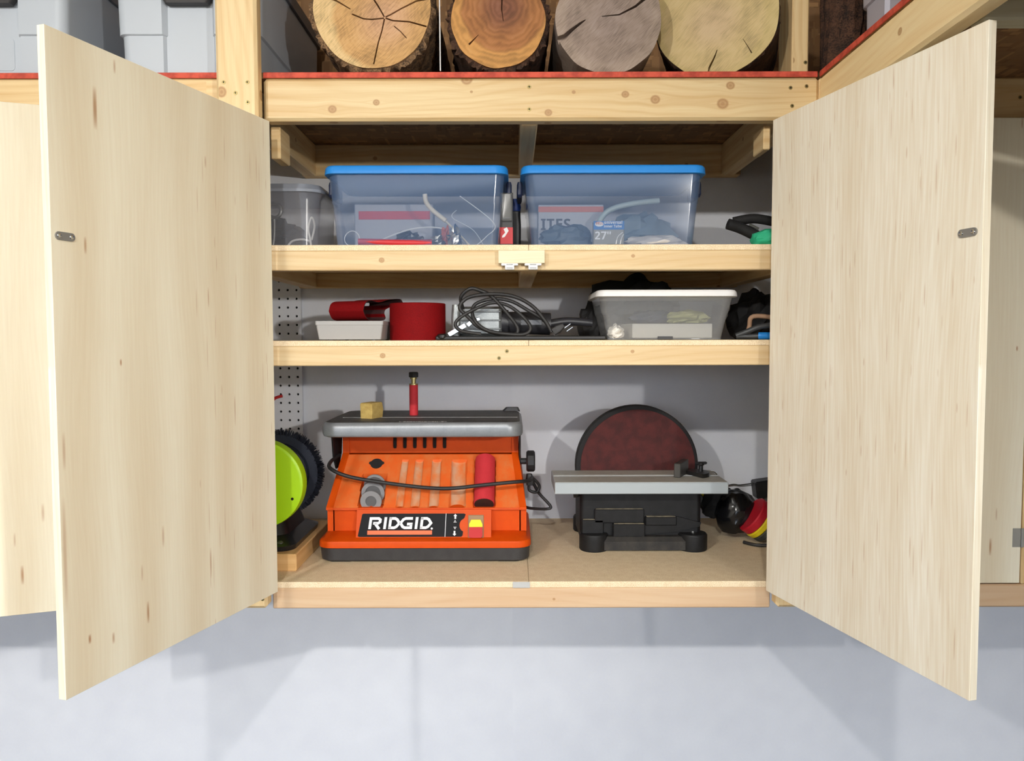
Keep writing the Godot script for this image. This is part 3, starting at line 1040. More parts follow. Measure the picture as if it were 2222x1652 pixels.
	m = lump(Vector3(0.305, f + 0.039, -0.21), Vector3(0.15, 0.108, 0.08), 121, 0.35, 24)
	tag(put("teal_bag", m, mat(C(112, 132, 146), 0.5)), "crumpled blue grey bag at the back of the right blue-lidded bin", "bag")
	m = M.new()
	m.tube(curve([Vector3(0.19, f + 0.008, -0.105), Vector3(0.196, f + 0.05, -0.11), Vector3(0.22, f + 0.085, -0.115), Vector3(0.27, f + 0.102, -0.12), Vector3(0.34, f + 0.112, -0.13)]), 0.0065, 10)
	tag(put("hose", m, mat(C(176, 192, 192), 0.35)), "pale rubber hose arching inside the right blue-lidded bin", "hose")
	m = lump(Vector3(0.125, f + 0.0225, -0.105), Vector3(0.115, 0.062, 0.06), 123, 0.3, 24)
	tag(put("dark_bag", m, mat(C(88, 104, 118), 0.5)), "dark slate pouch at the front left of the right blue-lidded bin", "pouch")

	# a grey tub at the far left
	var tub := thing("plastic_tub", "hazy grey plastic tub with dark contents left of the blue-lidded bins", "tub", Vector3(-0.565, y, -0.2))
	m = M.new()
	m.loft([rrect(0.225, 0.2, 0.025, y + 0.0008, -0.568, -0.22), rrect(0.232, 0.207, 0.03, y + 0.006, -0.568, -0.22), rrect(0.246, 0.22, 0.04, y + 0.118, -0.568, -0.22), rrect(0.262, 0.236, 0.045, y + 0.134, -0.568, -0.22)], true, false)
	put("body", m, clear(C(168, 172, 184, 0.35), 0.15), tub, 40.0)
	m = M.new()
	m.loft([rrect(0.27, 0.244, 0.047, y + 0.133, -0.568, -0.22), rrect(0.272, 0.246, 0.047, y + 0.139, -0.568, -0.22), rrect(0.25, 0.224, 0.04, y + 0.152, -0.568, -0.22), rrect(0.2, 0.18, 0.04, y + 0.154, -0.568, -0.22)])
	put("lid", m, mat(C(146, 152, 164), 0.3), tub, 40.0)
	m = lump(Vector3(-0.585, y + 0.036, -0.22), Vector3(0.17, 0.09, 0.14), 130, 0.4)
	tag(put("dark_contents", m, mats.black_matt), "black bundle inside the hazy grey tub", "bundle")
	m = M.new()
	var eye := []
	for i in 21:
		var a := TAU * i / 20.0
		eye.append(Vector3(-0.548 + cos(a) * 0.016, y + 0.094 + sin(a) * 0.016, -0.128))
	m.tube(eye, 0.0045, 8)
	m.tube(curve([Vector3(-0.548, y + 0.078, -0.128), Vector3(-0.55, y + 0.04, -0.132), Vector3(-0.555, y + 0.004, -0.132)]), 0.003, 8)
	tag(put("eye_bolt", m, mats.dull_steel), "grey ring ended bolt inside the hazy grey tub", "bolt")
	m = M.new()
	m.tube(curve([Vector3(-0.466, y + 0.004, -0.14), Vector3(-0.468, y + 0.03, -0.135), Vector3(-0.472, y + 0.055, -0.135), Vector3(-0.464, y + 0.08, -0.135), Vector3(-0.458, y + 0.06, -0.138), Vector3(-0.466, y + 0.028, -0.14)]), 0.0024, 8)
	m.tube(curve([Vector3(-0.525, y + 0.004, -0.133), Vector3(-0.51, y + 0.024, -0.133), Vector3(-0.485, y + 0.029, -0.135), Vector3(-0.466, y + 0.024, -0.138)]), 0.0024, 8)
	tag(put("white_tie", m, mats.white), "white plastic strap looped inside the hazy grey tub", "strap")

	# between the bins
	var pk := thing("blister_pack", "clear blister pack with red and black card between the blue-lidded bins", "packet", Vector3(-0.019, y, -0.13))
	m = M.new()
	m.box(Vector3(-0.012, y + 0.0665, -0.125), Vector3(0.03, 0.133, 0.006), 0.001)
	put("card", m, mats.black, pk)
	m = M.new()
	m.box(Vector3(-0.012, y + 0.035, -0.1215), Vector3(0.0295, 0.038, 0.0008), 0.0002)
	put("red_print", m, red, pk)
	m = M.new()
	m.prism(PackedVector2Array([Vector2(-0.022, y + 0.03), Vector2(-0.016, y + 0.032), Vector2(-0.007, y + 0.046), Vector2(-0.011, y + 0.054), Vector2(-0.019, y + 0.05), Vector2(-0.015, y + 0.042), Vector2(-0.022, y + 0.034)]), -0.1211, -0.1205)
	put("white_print", m, mats.white, pk)
	m = M.new()
	m.loft([rrect(0.024, 0.012, 0.003, y + 0.068, -0.012, -0.118), rrect(0.026, 0.016, 0.005, y + 0.075, -0.012, -0.118), rrect(0.024, 0.012, 0.003, y + 0.128, -0.012, -0.118)])
	put("bubble", m, clear(C(170, 172, 170, 0.25), 0.08), pk)
	m = M.new()
	m.loft([rrect(0.028, 0.05, 0.006, y + 0.001, 0.008, -0.285), rrect(0.03, 0.055, 0.007, y + 0.08, 0.008, -0.285), rrect(0.032, 0.06, 0.009, y + 0.1, 0.006, -0.285), rrect(0.032, 0.06, 0.009, y + 0.13, 0.006, -0.285), rrect(0.02, 0.04, 0.009, y + 0.136, 0.006, -0.285)])
	var cl := thing("clamp_grip", "dark navy plastic clamp grip standing between the blue-lidded bins", "clamp", Vector3(0.007, y, -0.285))
	put("grip", m, mats.black, cl)
	m = M.new()
	m.loft([rrect(0.03, 0.062, 0.01, y + 0.112, 0.006, -0.281), rrect(0.034, 0.068, 0.012, y + 0.122, 0.006, -0.281), rrect(0.028, 0.058, 0.012, y + 0.142, 0.006, -0.281)])
	put("blue_cap", m, mat(C(24, 56, 128), 0.5), cl)

	# at the far right
	var gl := thing("hand_tool", "black hand tool lying at the right end of the top shelf", "tool", Vector3(0.56, y, -0.12))
	m = M.new()
	m.tube(curve([Vector3(0.50, y + 0.062, -0.13), Vector3(0.53, y + 0.052, -0.13), Vector3(0.56, y + 0.035, -0.12), Vector3(0.585, y + 0.018, -0.11)]), 0.013, 12)
	m.tube(curve([Vector3(0.515, y + 0.068, -0.14), Vector3(0.56, y + 0.074, -0.13), Vector3(0.61, y + 0.066, -0.13)]), 0.011, 12)
	put("body", m, mats.black_matt, gl)
	m = M.new()
	m.tube([Vector3(0.545, y + 0.058, -0.112), Vector3(0.566, y + 0.048, -0.112)], 0.003, 8)
	put("pin", m, mats.steel, gl)
	m = lump(Vector3(0.576, y + 0.0165, -0.055), Vector3(0.09, 0.046, 0.07), 140, 0.15)
	tag(put("green_cap", m, mat(C(44, 178, 132), 0.7)), "rounded sea green cap at the right end of the top shelf", "cap")


func build_mid_shelf() -> void:
	var y := MID_SHELF
	# white tray
	var m := M.new()
	var rows := []
	for q in [[0.0, 0.0], [0.004, 0.1], [0.032, 0.75], [0.0322, 0.95], [0.041, 1.0]]:
		rows.append(rrect(lerpf(0.139, 0.152, q[1]), lerpf(0.23, 0.243, q[1]), 0.004, y + 0.0025 + q[0], -0.361, -0.163, 3))
	m.loft(rows, true, false)
	var inner := []
	for q in [[0.041, 1.0], [0.003, 0.0]]:
		inner.append(rrect(lerpf(0.135, 0.148, q[1]), lerpf(0.226, 0.239, q[1]), 0.003, y + 0.0025 + q[0], -0.361, -0.163, 3))
	m.loft([rows[4], inner[0]], false, false)
	m.loft(inner, false, true)
	for sx in [-1, 1]:
		for sz in [-1, 1]:
			m.lathe([Vector2(0.004, 0.0), Vector2(0.004, 0.003)], 10, Transform3D(Basis(), Vector3(-0.361 + sx * 0.05, y, -0.163 + sz * 0.095)))
	tag(put("white_tray", m, mat(C(166, 165, 164), 0.6)), "white shallow plastic tray on the middle shelf", "tray")
	# a folded sanding belt lying across the tray
	mats.belt = tri_textured(speckle(192, C(128, 10, 14), C(100, 6, 10), 44, 0.7, 0.2, 0.3), 5.0, 0.75)
	mats.belt.metallic_specular = 0.25
	mats.belt_back = mat(C(62, 30, 30), 0.85)
	var belt := thing("sanding_belt", "dark red sanding belt lying folded across the white tray", "sanding belt", Vector3(-0.34, y + 0.044, -0.2), "red sanding belts")
	var outl := []
	for q in [[-0.078, 0.0235], [-0.07, 0.0405], [-0.05, 0.047], [-0.02, 0.044], [0.02, 0.052], [0.06, 0.055], [0.07, 0.051], [0.074, 0.045], [0.068, 0.038], [0.05, 0.04], [0.01, 0.03], [0.0, 0.02], [0.005, 0.008], [-0.01, 0.0015], [-0.05, 0.0015], [-0.068, 0.008], [-0.078, 0.0235]]:
		outl.append(Vector3(q[0], q[1], 0))
	var path := curve(outl, 5)
	var a := M.new()
	var b := M.new()
	var tf := Transform3D(Basis(Vector3.UP, deg_to_rad(62.0)), Vector3(-0.342, y + 0.0442, -0.16))
	a.x = tf
	b.x = tf
	for i in path.size() - 1:
		var p0: Vector3 = path[i]
		var p1: Vector3 = path[i + 1]
		a.quad(p0 + Vector3(0, 0, 0.05), p1 + Vector3(0, 0, 0.05), p1 + Vector3(0, 0, -0.05), p0 + Vector3(0, 0, -0.05))
		var i0 := (p0 - Vector3(-0.002, 0.024, 0)) * 0.965 + Vector3(-0.002, 0.024, 0)
		var i1 := (p1 - Vector3(-0.002, 0.024, 0)) * 0.965 + Vector3(-0.002, 0.024, 0)
		b.quad(i0 + Vector3(0, 0, 0.0495), i0 + Vector3(0, 0, -0.0495), i1 + Vector3(0, 0, -0.0495), i1 + Vector3(0, 0, 0.0495))
		b.quad(p0 + Vector3(0, 0, 0.05), i0 + Vector3(0, 0, 0.0495), i1 + Vector3(0, 0, 0.0495), p1 + Vector3(0, 0, 0.05))
	put("grit_side", a, mats.belt, belt, 60.0)
	put("backing", b, mats.belt_back, belt, 60.0)
	# a roll standing on its edge
	var roll := thing("sandpaper_roll", "red sandpaper roll standing on its end beside the white tray", "sandpaper roll", Vector3(-0.218, y, -0.125))
	m = M.new()
	var c := Transform3D(Basis(), Vector3(-0.2185, y, -0.125))
	m.lathe([Vector2(0.0635, 0.0), Vector2(0.0645, 0.001), Vector2(0.0645, 0.084), Vector2(0.0625, 0.0853), Vector2(0.045, 0.0853), Vector2(0.044, 0.084), Vector2(0.044, 0.0)], 44, c)
	put("roll", m, mats.belt, roll)
	m = M.new()
	m.lathe([Vector2(0.0438, 0.0002), Vector2(0.0438, 0.083), Vector2(0.041, 0.083), Vector2(0.041, 0.0002)], 36, c)
	put("core", m, mats.belt_back, roll)
	# corded hand tool on a long black bar
	var cast := tri_textured(speckle(128, C(156, 160, 160), C(120, 124, 126), 66, 0.8, 0.3, 0.3), 14.0, 0.4)
	cast.metallic = 0.6
	var tool := thing("corded_power_tool", "grey metal corded power tool with coiled black cord on the middle shelf", "power tool", Vector3(0.02, y, -0.14))
	m = M.new()
	m.box(Vector3(0.02, y + 0.0055, -0.12), Vector3(0.385, 0.009, 0.1), 0.002)
	m.lathe([Vector2(0.009, 0.0), Vector2(0.0115, 0.003), Vector2(0.0115, 0.009), Vector2(0.007, 0.012)], 16, Transform3D(Basis(), Vector3(-0.158, y + 0.003, -0.078)))
	put("base_bar", m, mat(C(44, 43, 42), 0.35, 0.5), tool)
	m = M.new()
	m.box(Vector3(-0.08, y + 0.044, -0.15), Vector3(0.112, 0.068, 0.07), 0.006)
	m.loft([rrect(0.018, 0.08, 0.006, y + 0.0105, -0.129, -0.15), rrect(0.022, 0.084, 0.008, y + 0.05, -0.129, -0.15), rrect(0.018, 0.08, 0.008, y + 0.082, -0.129, -0.15)])
	for k in 3:
		m.box(Vector3(-0.072, y + 0.026 + k * 0.02, -0.1142), Vector3(0.094, 0.004, 0.004), 0.0015)
	put("gear_case", m, cast, tool)
	m = M.new()
	m.tube([Vector3(-0.026, y + 0.041, -0.15), Vector3(-0.008, y + 0.041, -0.15)], 0.03, 20)
	m.tube([Vector3(-0.008, y + 0.041, -0.15), Vector3(0.0, y + 0.041, -0.15), Vector3(0.09, y + 0.038, -0.155)], 0.026, 20)
	m.tube(curve([Vector3(0.088, y + 0.038, -0.155), Vector3(0.13, y + 0.044, -0.16), Vector3(0.19, y + 0.04, -0.16)]), 0.01, 12)
	put("motor_barrel", m, mat(C(42, 42, 46), 0.4), tool)
	m = M.new()
	m.box(Vector3(0.045, y + 0.041, -0.1268), Vector3(0.05, 0.013, 0.003), 0.001)
	put("name_plate", m, mat(C(96, 98, 102), 0.4, 0.4), tool)
	m = M.new()
	m.x = turned(Vector3.BACK, 30, Vector3(-0.118, y + 0.0275, -0.088))
	m.box(Vector3(-0.008, 0, 0), Vector3(0.046, 0.0115, 0.003), 0.001)
	m.x = turned(Vector3.BACK, 42, Vector3(-0.095, y + 0.0395, -0.09))
	m.box(Vector3(0.004, 0, 0), Vector3(0.026, 0.0105, 0.003), 0.001)
	m.x = turned(Vector3.BACK, 12, Vector3(-0.081, y + 0.047, -0.092))
	m.box(Vector3(0.002, 0, 0), Vector3(0.014, 0.008, 0.003), 0.001)
	put("lever", m, mats.bright, tool)
	m = M.new()
	m.tube(curve([Vector3(-0.112, y + 0.072, -0.105), Vector3(-0.116, y + 0.098, -0.09), Vector3(-0.094, y + 0.117, -0.085), Vector3(-0.068, y + 0.111, -0.085), Vector3(-0.044, y + 0.098, -0.085), Vector3(-0.01, y + 0.06, -0.08), Vector3(0.012, y + 0.03, -0.08), Vector3(0.008, y + 0.014, -0.08), Vector3(-0.03, y + 0.0142, -0.078), Vector3(-0.075, y + 0.03, -0.078), Vector3(-0.098, y + 0.052, -0.078), Vector3(-0.118, y + 0.074, -0.08), Vector3(-0.1, y + 0.096, -0.082), Vector3(-0.055, y + 0.104, -0.08), Vector3(0.0, y + 0.1, -0.078), Vector3(0.045, y + 0.078, -0.078), Vector3(0.075, y + 0.044, -0.078), Vector3(0.09, y + 0.018, -0.078)], 8), 0.0042, 8)
	m.tube(curve([Vector3(0.09, y + 0.018, -0.078), Vector3(0.072, y + 0.046, -0.088), Vector3(0.04, y + 0.066, -0.09), Vector3(0.0, y + 0.088, -0.09), Vector3(-0.04, y + 0.094, -0.09), Vector3(-0.078, y + 0.085, -0.09), Vector3(-0.09, y + 0.068, -0.085), Vector3(-0.082, y + 0.042, -0.075), Vector3(-0.055, y + 0.022, -0.072), Vector3(-0.01, y + 0.0142, -0.074), Vector3(0.03, y + 0.0142, -0.072), Vector3(0.042, y + 0.03, -0.074), Vector3(0.02, y + 0.058, -0.08), Vector3(-0.012, y + 0.08, -0.084), Vector3(-0.05, y + 0.084, -0.086), Vector3(-0.1, y + 0.062, -0.076), Vector3(-0.127, y + 0.04, -0.074), Vector3(-0.116, y + 0.022, -0.074), Vector3(-0.07, y + 0.0142, -0.074)], 8), 0.0042, 8)
	put("cord", m, mats.rubber, tool, 50.0)
	m = M.new()
	m.x = turned(Vector3.BACK, -55, Vector3(0.105, y + 0.026, -0.078))
	m.loft([rrect(0.018, 0.016, 0.004, -0.014), rrect(0.02, 0.018, 0.005, 0.0), rrect(0.012, 0.012, 0.004, 0.014)])
	put("plug", m, mats.rubber, tool)
	m = M.new()
	m.x = turned(Vector3.BACK, 35, Vector3(0.118, y + 0.022, -0.078))
	m.box(Vector3(0.012, 0.004, 0), Vector3(0.017, 0.0015, 0.006), 0.0004)
	m.box(Vector3(0.012, -0.005, 0), Vector3(0.017, 0.0015, 0.006), 0.0004)
	m.x = Transform3D()
	put("prong", m, mats.bright, tool)
	# white-lidded bin
	mats.clear_grey = clear(C(190, 192, 194, 0.27), 0.12)
	var bin3 := make_bin("small clear bin with white lid on the middle shelf", Vector3(0.3455, y, -0.035), Vector3(0.318, 0.1115, 0.22), 0.258, mats.white, mats.clear_grey, "", false)
	m = M.new()
	m.box(Vector3(0.345, y + 0.0045, -0.0655), Vector3(0.034, 0.007, 0.0012), 0.0003)
	put("base_label", m, mats.black, bin3)
	var f := y + 0.004
	m = M.new()
	m.x = turned(Vector3.UP, 8, Vector3(0.36, f, -0.14))
	m.box(Vector3(0, 0.0165, 0), Vector3(0.19, 0.033, 0.1), 0.002)
	tag(put("paper_stack", m, mat(C(188, 188, 183), 0.7)), "stack of white papers lying inside the white-lidded bin", "paper")
	tag(put("crumpled_tissue", lump(Vector3(0.236, f + 0.0128, -0.085), Vector3(0.034, 0.034, 0.05), 150, 0.35), mat(C(222, 220, 214), 0.8), self, 25.0), "crumpled white tissue at the left end of the white-lidded bin", "tissue")
	tag(put("olive_packet", lump(Vector3(0.41, f + 0.0475, -0.15), Vector3(0.1, 0.034, 0.06), 151, 0.3), mat(C(150, 152, 104), 0.6)), "olive green packet lying on the papers in the white-lidded bin", "packet")
	tag(put("dark_packet", lump(Vector3(0.33, f + 0.0475, -0.16), Vector3(0.1, 0.034, 0.06), 152, 0.3), mat(C(64, 70, 84), 0.6)), "dark packet lying on the papers in the white-lidded bin", "packet")
	# dark bag behind the bin
	tag(put("black_bag", lump(Vector3(0.33, y + 0.066, -0.42), Vector3(0.26, 0.185, 0.18), 155, 0.35, 30), mats.black_matt), "soft black bag behind the white-lidded bin", "bag")
	tag(put("black_pouch", lump(Vector3(0.2, y + 0.036, -0.28), Vector3(0.06, 0.095, 0.06), 156, 0.3, 24), mats.black_matt), "small black pouch just left of the white-lidded bin", "pouch")
	# at the right end
	tag(put("black_case", lump(Vector3(0.625, y + 0.05, -0.3), Vector3(0.14, 0.14, 0.16), 157, 0.3, 24), mats.black_matt), "rounded black case at the right end of the middle shelf", "case")
	var pl := thing("pliers", "black pliers with a blue handle end at the right end of the middle shelf", "pliers", Vector3(0.55, y, -0.075))
	m = M.new()
	m.tube(curve([Vector3(0.512, y + 0.009, -0.09), Vector3(0.535, y + 0.019, -0.08), Vector3(0.56, y + 0.029, -0.075), Vector3(0.6, y + 0.034, -0.075)]), 0.0065, 10)
	m.tube(curve([Vector3(0.512, y + 0.0075, -0.09), Vector3(0.54, y + 0.0075, -0.08), Vector3(0.562, y + 0.0085, -0.072)]), 0.006, 10)
	put("handle", m, mat(C(58, 60, 62), 0.45), pl)
	m = M.new()
	m.tube([Vector3(0.558, y + 0.0088, -0.074), Vector3(0.562, y + 0.0088, -0.072), Vector3(0.61, y + 0.0088, -0.07)], 0.0082, 14)
	put("blue_grip", m, mat(C(30, 130, 210), 0.45), pl)
	m = M.new()
	m.tube(curve([Vector3(0.55, y + 0.005, -0.14), Vector3(0.556, y + 0.03, -0.14), Vector3(0.562, y + 0.054, -0.13), Vector3(0.62, y + 0.05, -0.13)]), 0.0055, 10)
	tag(put("tan_handle", m, mat(C(176, 140, 112), 0.6)), "tan handle lying among dark tools at the right end of the middle shelf", "handle")
	# pegboard on the wall
	m = M.new()
	var px := 0.0254
	var z1 := WALL + 0.014
	var z0 := WALL + 0.008
	for i in 8:
		for k in 21:
			var cx := -0.6283 - i * px
			var cy := 1.1605 + k * px
			var last := Vector3.ZERO
			for s in 9:
				var ang := TAU * s / 8.0 - PI / 4
				var sq := Vector2(cos(ang), sin(ang))
				sq /= maxf(absf(sq.x), absf(sq.y))
				var o := Vector3(cx + sq.x * px / 2, cy + sq.y * px / 2, z1)
				var h := Vector3(cx + cos(ang) * 0.0037, cy + sin(ang) * 0.0037, z1)
				if s > 0:
					var pa := TAU * (s - 1) / 8.0 - PI / 4
					var ps := Vector2(cos(pa), sin(pa))
					var hp := Vector3(cx + ps.x * 0.0037, cy + ps.y * 0.0037, z1)
					ps /= maxf(absf(ps.x), absf(ps.y))
					var op := Vector3(cx + ps.x * px / 2, cy + ps.y * px / 2, z1)
					m.quad(hp, op, o, h)
					m.quad(hp, h, Vector3(h.x, h.y, z0), Vector3(hp.x, hp.y, z0))
	var xr := -0.6283 + px / 2
	var xl := -0.6283 - 7.5 * px
	var yb := 1.1605 - px / 2
	var yt := 1.1605 + 20.5 * px
	m.quad(Vector3(xr, yb, z1), Vector3(xr, yb, WALL + 0.0005), Vector3(xr, yt, WALL + 0.0005), Vector3(xr, yt, z1))
	m.quad(Vector3(xl, yt, z1), Vector3(xr, yt, z1), Vector3(xr, yt, WALL + 0.0005), Vector3(xl, yt, WALL + 0.0005))
	m.quad(Vector3(xl, yb, WALL + 0.0005), Vector3(xr, yb, WALL + 0.0005), Vector3(xr, yb, z1), Vector3(xl, yb, z1))
	var d := M.new()
	d.quad(Vector3(xl, yb, z0), Vector3(xr - 0.001, yb, z0), Vector3(xr - 0.001, yt, z0), Vector3(xl, yt, z0))
	tag(put("pegboard", m, mats.wall, self, 20.0, [[d, mats.hole]]), "white perforated pegboard on the wall behind the left end of the shelves", "pegboard")
	m = M.new()
	m.tube(curve([Vector3(-0.735, 1.295, WALL + 0.016), Vector3(-0.71, 1.308, WALL + 0.03), Vector3(-0.69, 1.328, WALL + 0.034), Vector3(-0.668, 1.335, WALL + 0.034)]), 0.0045, 8)
	tag(put("red_hook", m, mat(C(190, 28, 30), 0.45)), "curved red handle hanging on the pegboard behind the lower shelf", "handle")


# ---------------------------------------------------------------- lower shelf
func glyph(m: M, lines: Array, at: Vector2, size: float, half: float, slant: float, z0: float, z1: float) -> void:
	# strokes of constant width with square ends, as in the machine's name plate
	for l in lines:
		var pl := PackedVector2Array()
		for q in l:
			pl.append(Vector2(q[0], q[1]) * 100.0)
		for poly in Geometry2D.offset_polyline(pl, half * 100.0, Geometry2D.JOIN_MITER, Geometry2D.END_BUTT):
			if Geometry2D.is_polygon_clockwise(poly):
				continue
			var o := PackedVector2Array()
			for q in poly:
				var v: Vector2 = q / 100.0
				o.append(at + Vector2(v.x + v.y * slant, v.y) * size)
			m.prism(o, z0, z1)


func build_spindle_sander() -> void:
	var y := LOW_SHELF
	var t := thing("spindle_sander", "orange and black benchtop spindle sander with grey table on the lower shelf", "sander", Vector3(-0.21, y, -0.32))
	var orange := tri_textured(speckle(192, C(210, 78, 8), C(196, 68, 5), 201, 0.25, 0.3, 0.3), 7.0, 0.5)
	orange.metallic_specular = 0.3
	var grey := tri_textured(speckle(192, C(146, 150, 154), C(122, 126, 130), 202, 0.6, 0.3, 0.3), 9.0, 0.4)
	grey.metallic = 0.35
	var top := tri_textured(speckle(192, C(96, 96, 98), C(72, 72, 74), 203, 0.8, 0.5, 0.3), 7.0, 0.5)
	top.metallic = 0.3
	var dark := tri_textured(speckle(192, C(54, 53, 54), C(38, 37, 38), 204, 0.5, 0.5, 0.3), 7.0, 0.6)
	var cx := -0.2115
	var m := M.new()
	var zc := -0.32
	m.loft([rrect(0.49, 0.325, 0.03, y + 0.001, cx, zc), rrect(0.503, 0.335, 0.033, y + 0.005, cx, zc), rrect(0.508, 0.34, 0.034, y + 0.034, cx, zc), rrect(0.5, 0.332, 0.032, y + 0.0355, cx, zc)])
	put("base", m, dark, t, 40.0)
	for sx in [-1, 1]:
		m = M.new()
		m.loft([rrect(0.06, 0.05, 0.012, y, cx + sx * 0.2, -0.183), rrect(0.062, 0.052, 0.013, y + 0.006, cx + sx * 0.2, -0.183)])
		put("foot", m, dark, t)
	# housing: skirt, body between two cheeks, raised control panel
	m = M.new()
	var b := y + 0.0356
	m.loft([rrect(0.513, 0.345, 0.036, b, cx, zc), rrect(0.513, 0.345, 0.036, b + 0.012, cx, zc), rrect(0.509, 0.341, 0.035, b + 0.0155, cx, zc), rrect(0.495, 0.327, 0.03, b + 0.0185, cx, zc), rrect(0.488, 0.24, 0.03, b + 0.03, cx, zc)])
	var prof := [[-0.2, 1.03], [-0.2, 1.081], [-0.1875, 1.0845], [-0.1885, 1.089], [-0.222, 1.096], [-0.33, 1.185], [-0.33, 1.2], [-0.316, 1.206], [-0.316, 1.2625], [-0.46, 1.2625], [-0.475, 1.03]]
	var full := [[-0.2, 1.03], [-0.2, 1.081], [-0.1865, 1.0845], [-0.1865, 1.091], [-0.304, 1.2025], [-0.312, 1.207], [-0.312, 1.2625], [-0.46, 1.2625], [-0.475, 1.03]]
	var left := func(yy: float) -> float: return -0.4525 if yy < 1.1 else lerpf(-0.4525, -0.437, (yy - 1.1) / 0.1) if yy < 1.2 else -0.437
	var right := func(yy: float) -> float: return 0.0345 if yy < 1.1 else lerpf(0.0345, 0.016, (yy - 1.1) / 0.1) if yy < 1.2 else 0.016
	for e in [[prof, 0.014, 0.014], [full, 0.0, -1.0], [full, -1.0, 0.0]]:
		var r0 := PackedVector3Array()
		var r1 := PackedVector3Array()
		for q in e[0]:
			var xl: float = left.call(q[1])
			var xr: float = right.call(q[1])
			var x0: float = xl + e[1] if e[1] >= 0.0 else xr - 0.017
			var x1: float = xr - e[2] if e[2] >= 0.0 else xl + 0.017
			r0.append(Vector3(x0, q[1], q[0]))
			r1.append(Vector3(x1, q[1], q[0]))
		var k := r0.size()
		for i in k:
			var j := (i + 1) % k
			m.quad(r0[j], r0[i], r1[i], r1[j])
		var flat := PackedVector2Array()
		for q in e[0]:
			flat.append(Vector2(q[0], q[1]))
		var ix := Geometry2D.triangulate_polygon(flat)
		for i in range(0, ix.size(), 3):
			for s in [[r0, -1.0], [r1, 1.0]]:
				var a: Vector3 = s[0][ix[i]]
				var bb: Vector3 = s[0][ix[i + 1]]
				var c: Vector3 = s[0][ix[i + 2]]
				if (bb - a).cross(c - a).x * s[1] < 0.0:
					m.tri(a, c, bb)
				else:
					m.tri(a, bb, c)
	# the raised panel that carries the plate and the switch
	var face := PackedVector2Array([Vector2(0.165, 1.013), Vector2(0.1665, 1.024), Vector2(0.1855, 1.086), Vector2(0.21, 1.09), Vector2(0.21, 1.013)])
	var keep := m.x
	m.x = Transform3D(Basis(Vector3(0, 0, -1), Vector3(0, 1, 0), Vector3(1, 0, 0)), Vector3.ZERO)
	m.prism(face, -0.377, -0.051)
	m.x = keep
	# storage face with troughs for the sleeves, dusted with sawdust
	var low := Vector3(0, 1.0895, -0.188)
	var high := Vector3(0, 1.203, -0.3055)
	var nrm := Vector3(0, 0.1175, 0.1135).normalized()
	var tr := [[-0.274, 0.0095], [-0.237, 0.0108], [-0.1925, 0.0125], [-0.1345, 0.0195], [-0.0685, 0.0262]]
	var g := M.new()
	var nu := 170
	var nv := 30
	var dusty := field(210, 26.0, true)
	var pts := []
	for iv in nv + 1:
		var v := float(iv) / nv
		var row := PackedVector3Array()
		for iu in nu + 1:
			var x := lerpf(lerpf(-0.4375, -0.423, v), lerpf(0.0195, 0.0015, v), float(iu) / nu)
			var d := 0.0
			for q in tr:
				var dx: float = absf(x - q[0])
				if dx < q[1] and v > 0.03 and v < 0.9:
					d = maxf(d, sqrt(q[1] * q[1] - dx * dx) * (0.6 if q[1] < 0.022 else 0.75))
			if absf(x + 0.345) < 0.03 and v > 0.02 and v < 0.62:
				d = maxf(d, 0.014)
			row.append(low.lerp(high, v) - nrm * minf(d, 0.0195) + Vector3(x, 0, 0))
		pts.append(row)
	for iv in nv:
		for iu in nu:
			var a: Vector3 = pts[iv][iu]
			var d: Vector3 = pts[iv + 1][iu]
			var u0 := float(iu) / nu
			var u1 := float(iu + 1) / nu
			g.quad(a, pts[iv][iu + 1], pts[iv + 1][iu + 1], d, Vector2(u0, float(iv) / nv), Vector2(u1, float(iv) / nv), Vector2(u1, float(iv + 1) / nv), Vector2(u0, float(iv + 1) / nv))
	# sawdust lies in the troughs and as a thin film over the slope
	var w := 384
	var h := 96
	var data := PackedByteArray()
	data.resize(w * h * 3)
	var at := 0
	var rg := RandomNumberGenerator.new()
	rg.seed = 9
	for iy in h:
		var v := (iy + 0.5) / h
		for ix2 in w:
			var x := lerpf(-0.43, 0.011, (ix2 + 0.5) / w)
			var dn := dusty.get_noise_2d(x, v * 0.12)
			var k := 0.1 + 0.25 * dn
			for q in tr.slice(0, 4):
				if absf(x - q[0]) < q[1] * 0.92 and v > 0.04 and v < 0.88:
					k = 0.66 + 0.5 * dn
			k += 0.16 * (rg.randf() - 0.5)
			var c := C(224, 94, 22).lerp(C(198, 166, 140), clampf(k, 0.0, 0.85))
			data[at] = int(c.r * 255.0)
			data[at + 1] = int(c.g * 255.0)
			data[at + 2] = int(c.b * 255.0)
			at += 3
	var dust := textured(picture(w, h, data), Vector2.ONE, 0.65)
	dust.texture_repeat = false
	put("housing", m, orange, t, 34.0, [[g, dust]])
	# cooling slots
	for i in 6:
		m = M.new()
		m.loft([rrect(0.0065, 0.003, 0.0012, 1.2185, -0.302 + i * 0.0256, -0.3112, 3), rrect(0.0085, 0.003, 0.0013, 1.223, -0.302 + i * 0.0256, -0.3112, 3), rrect(0.0095, 0.003, 0.0013, 1.2615, -0.302 + i * 0.0256, -0.3112, 3)])
		put("vent_slot", m, mats.hole, t)
	# keyhole, insert rings, spare sleeve
	var slope := Transform3D(Basis(Vector3(1, 0, 0), (high - low).normalized(), nrm), low)
	m = M.new()
	m.x = slope
	var ring := PackedVector2Array()
	for i in 26:
		var a := TAU * i / 26.0
		var r := 0.0155 if absf(sin(a) - 0.1) > 0.16 else 0.0195
		ring.append(Vector2(-0.3455 + cos(a) * r, 0.134 + sin(a) * r))
	m.prism(ring, -0.001, 0.0012)
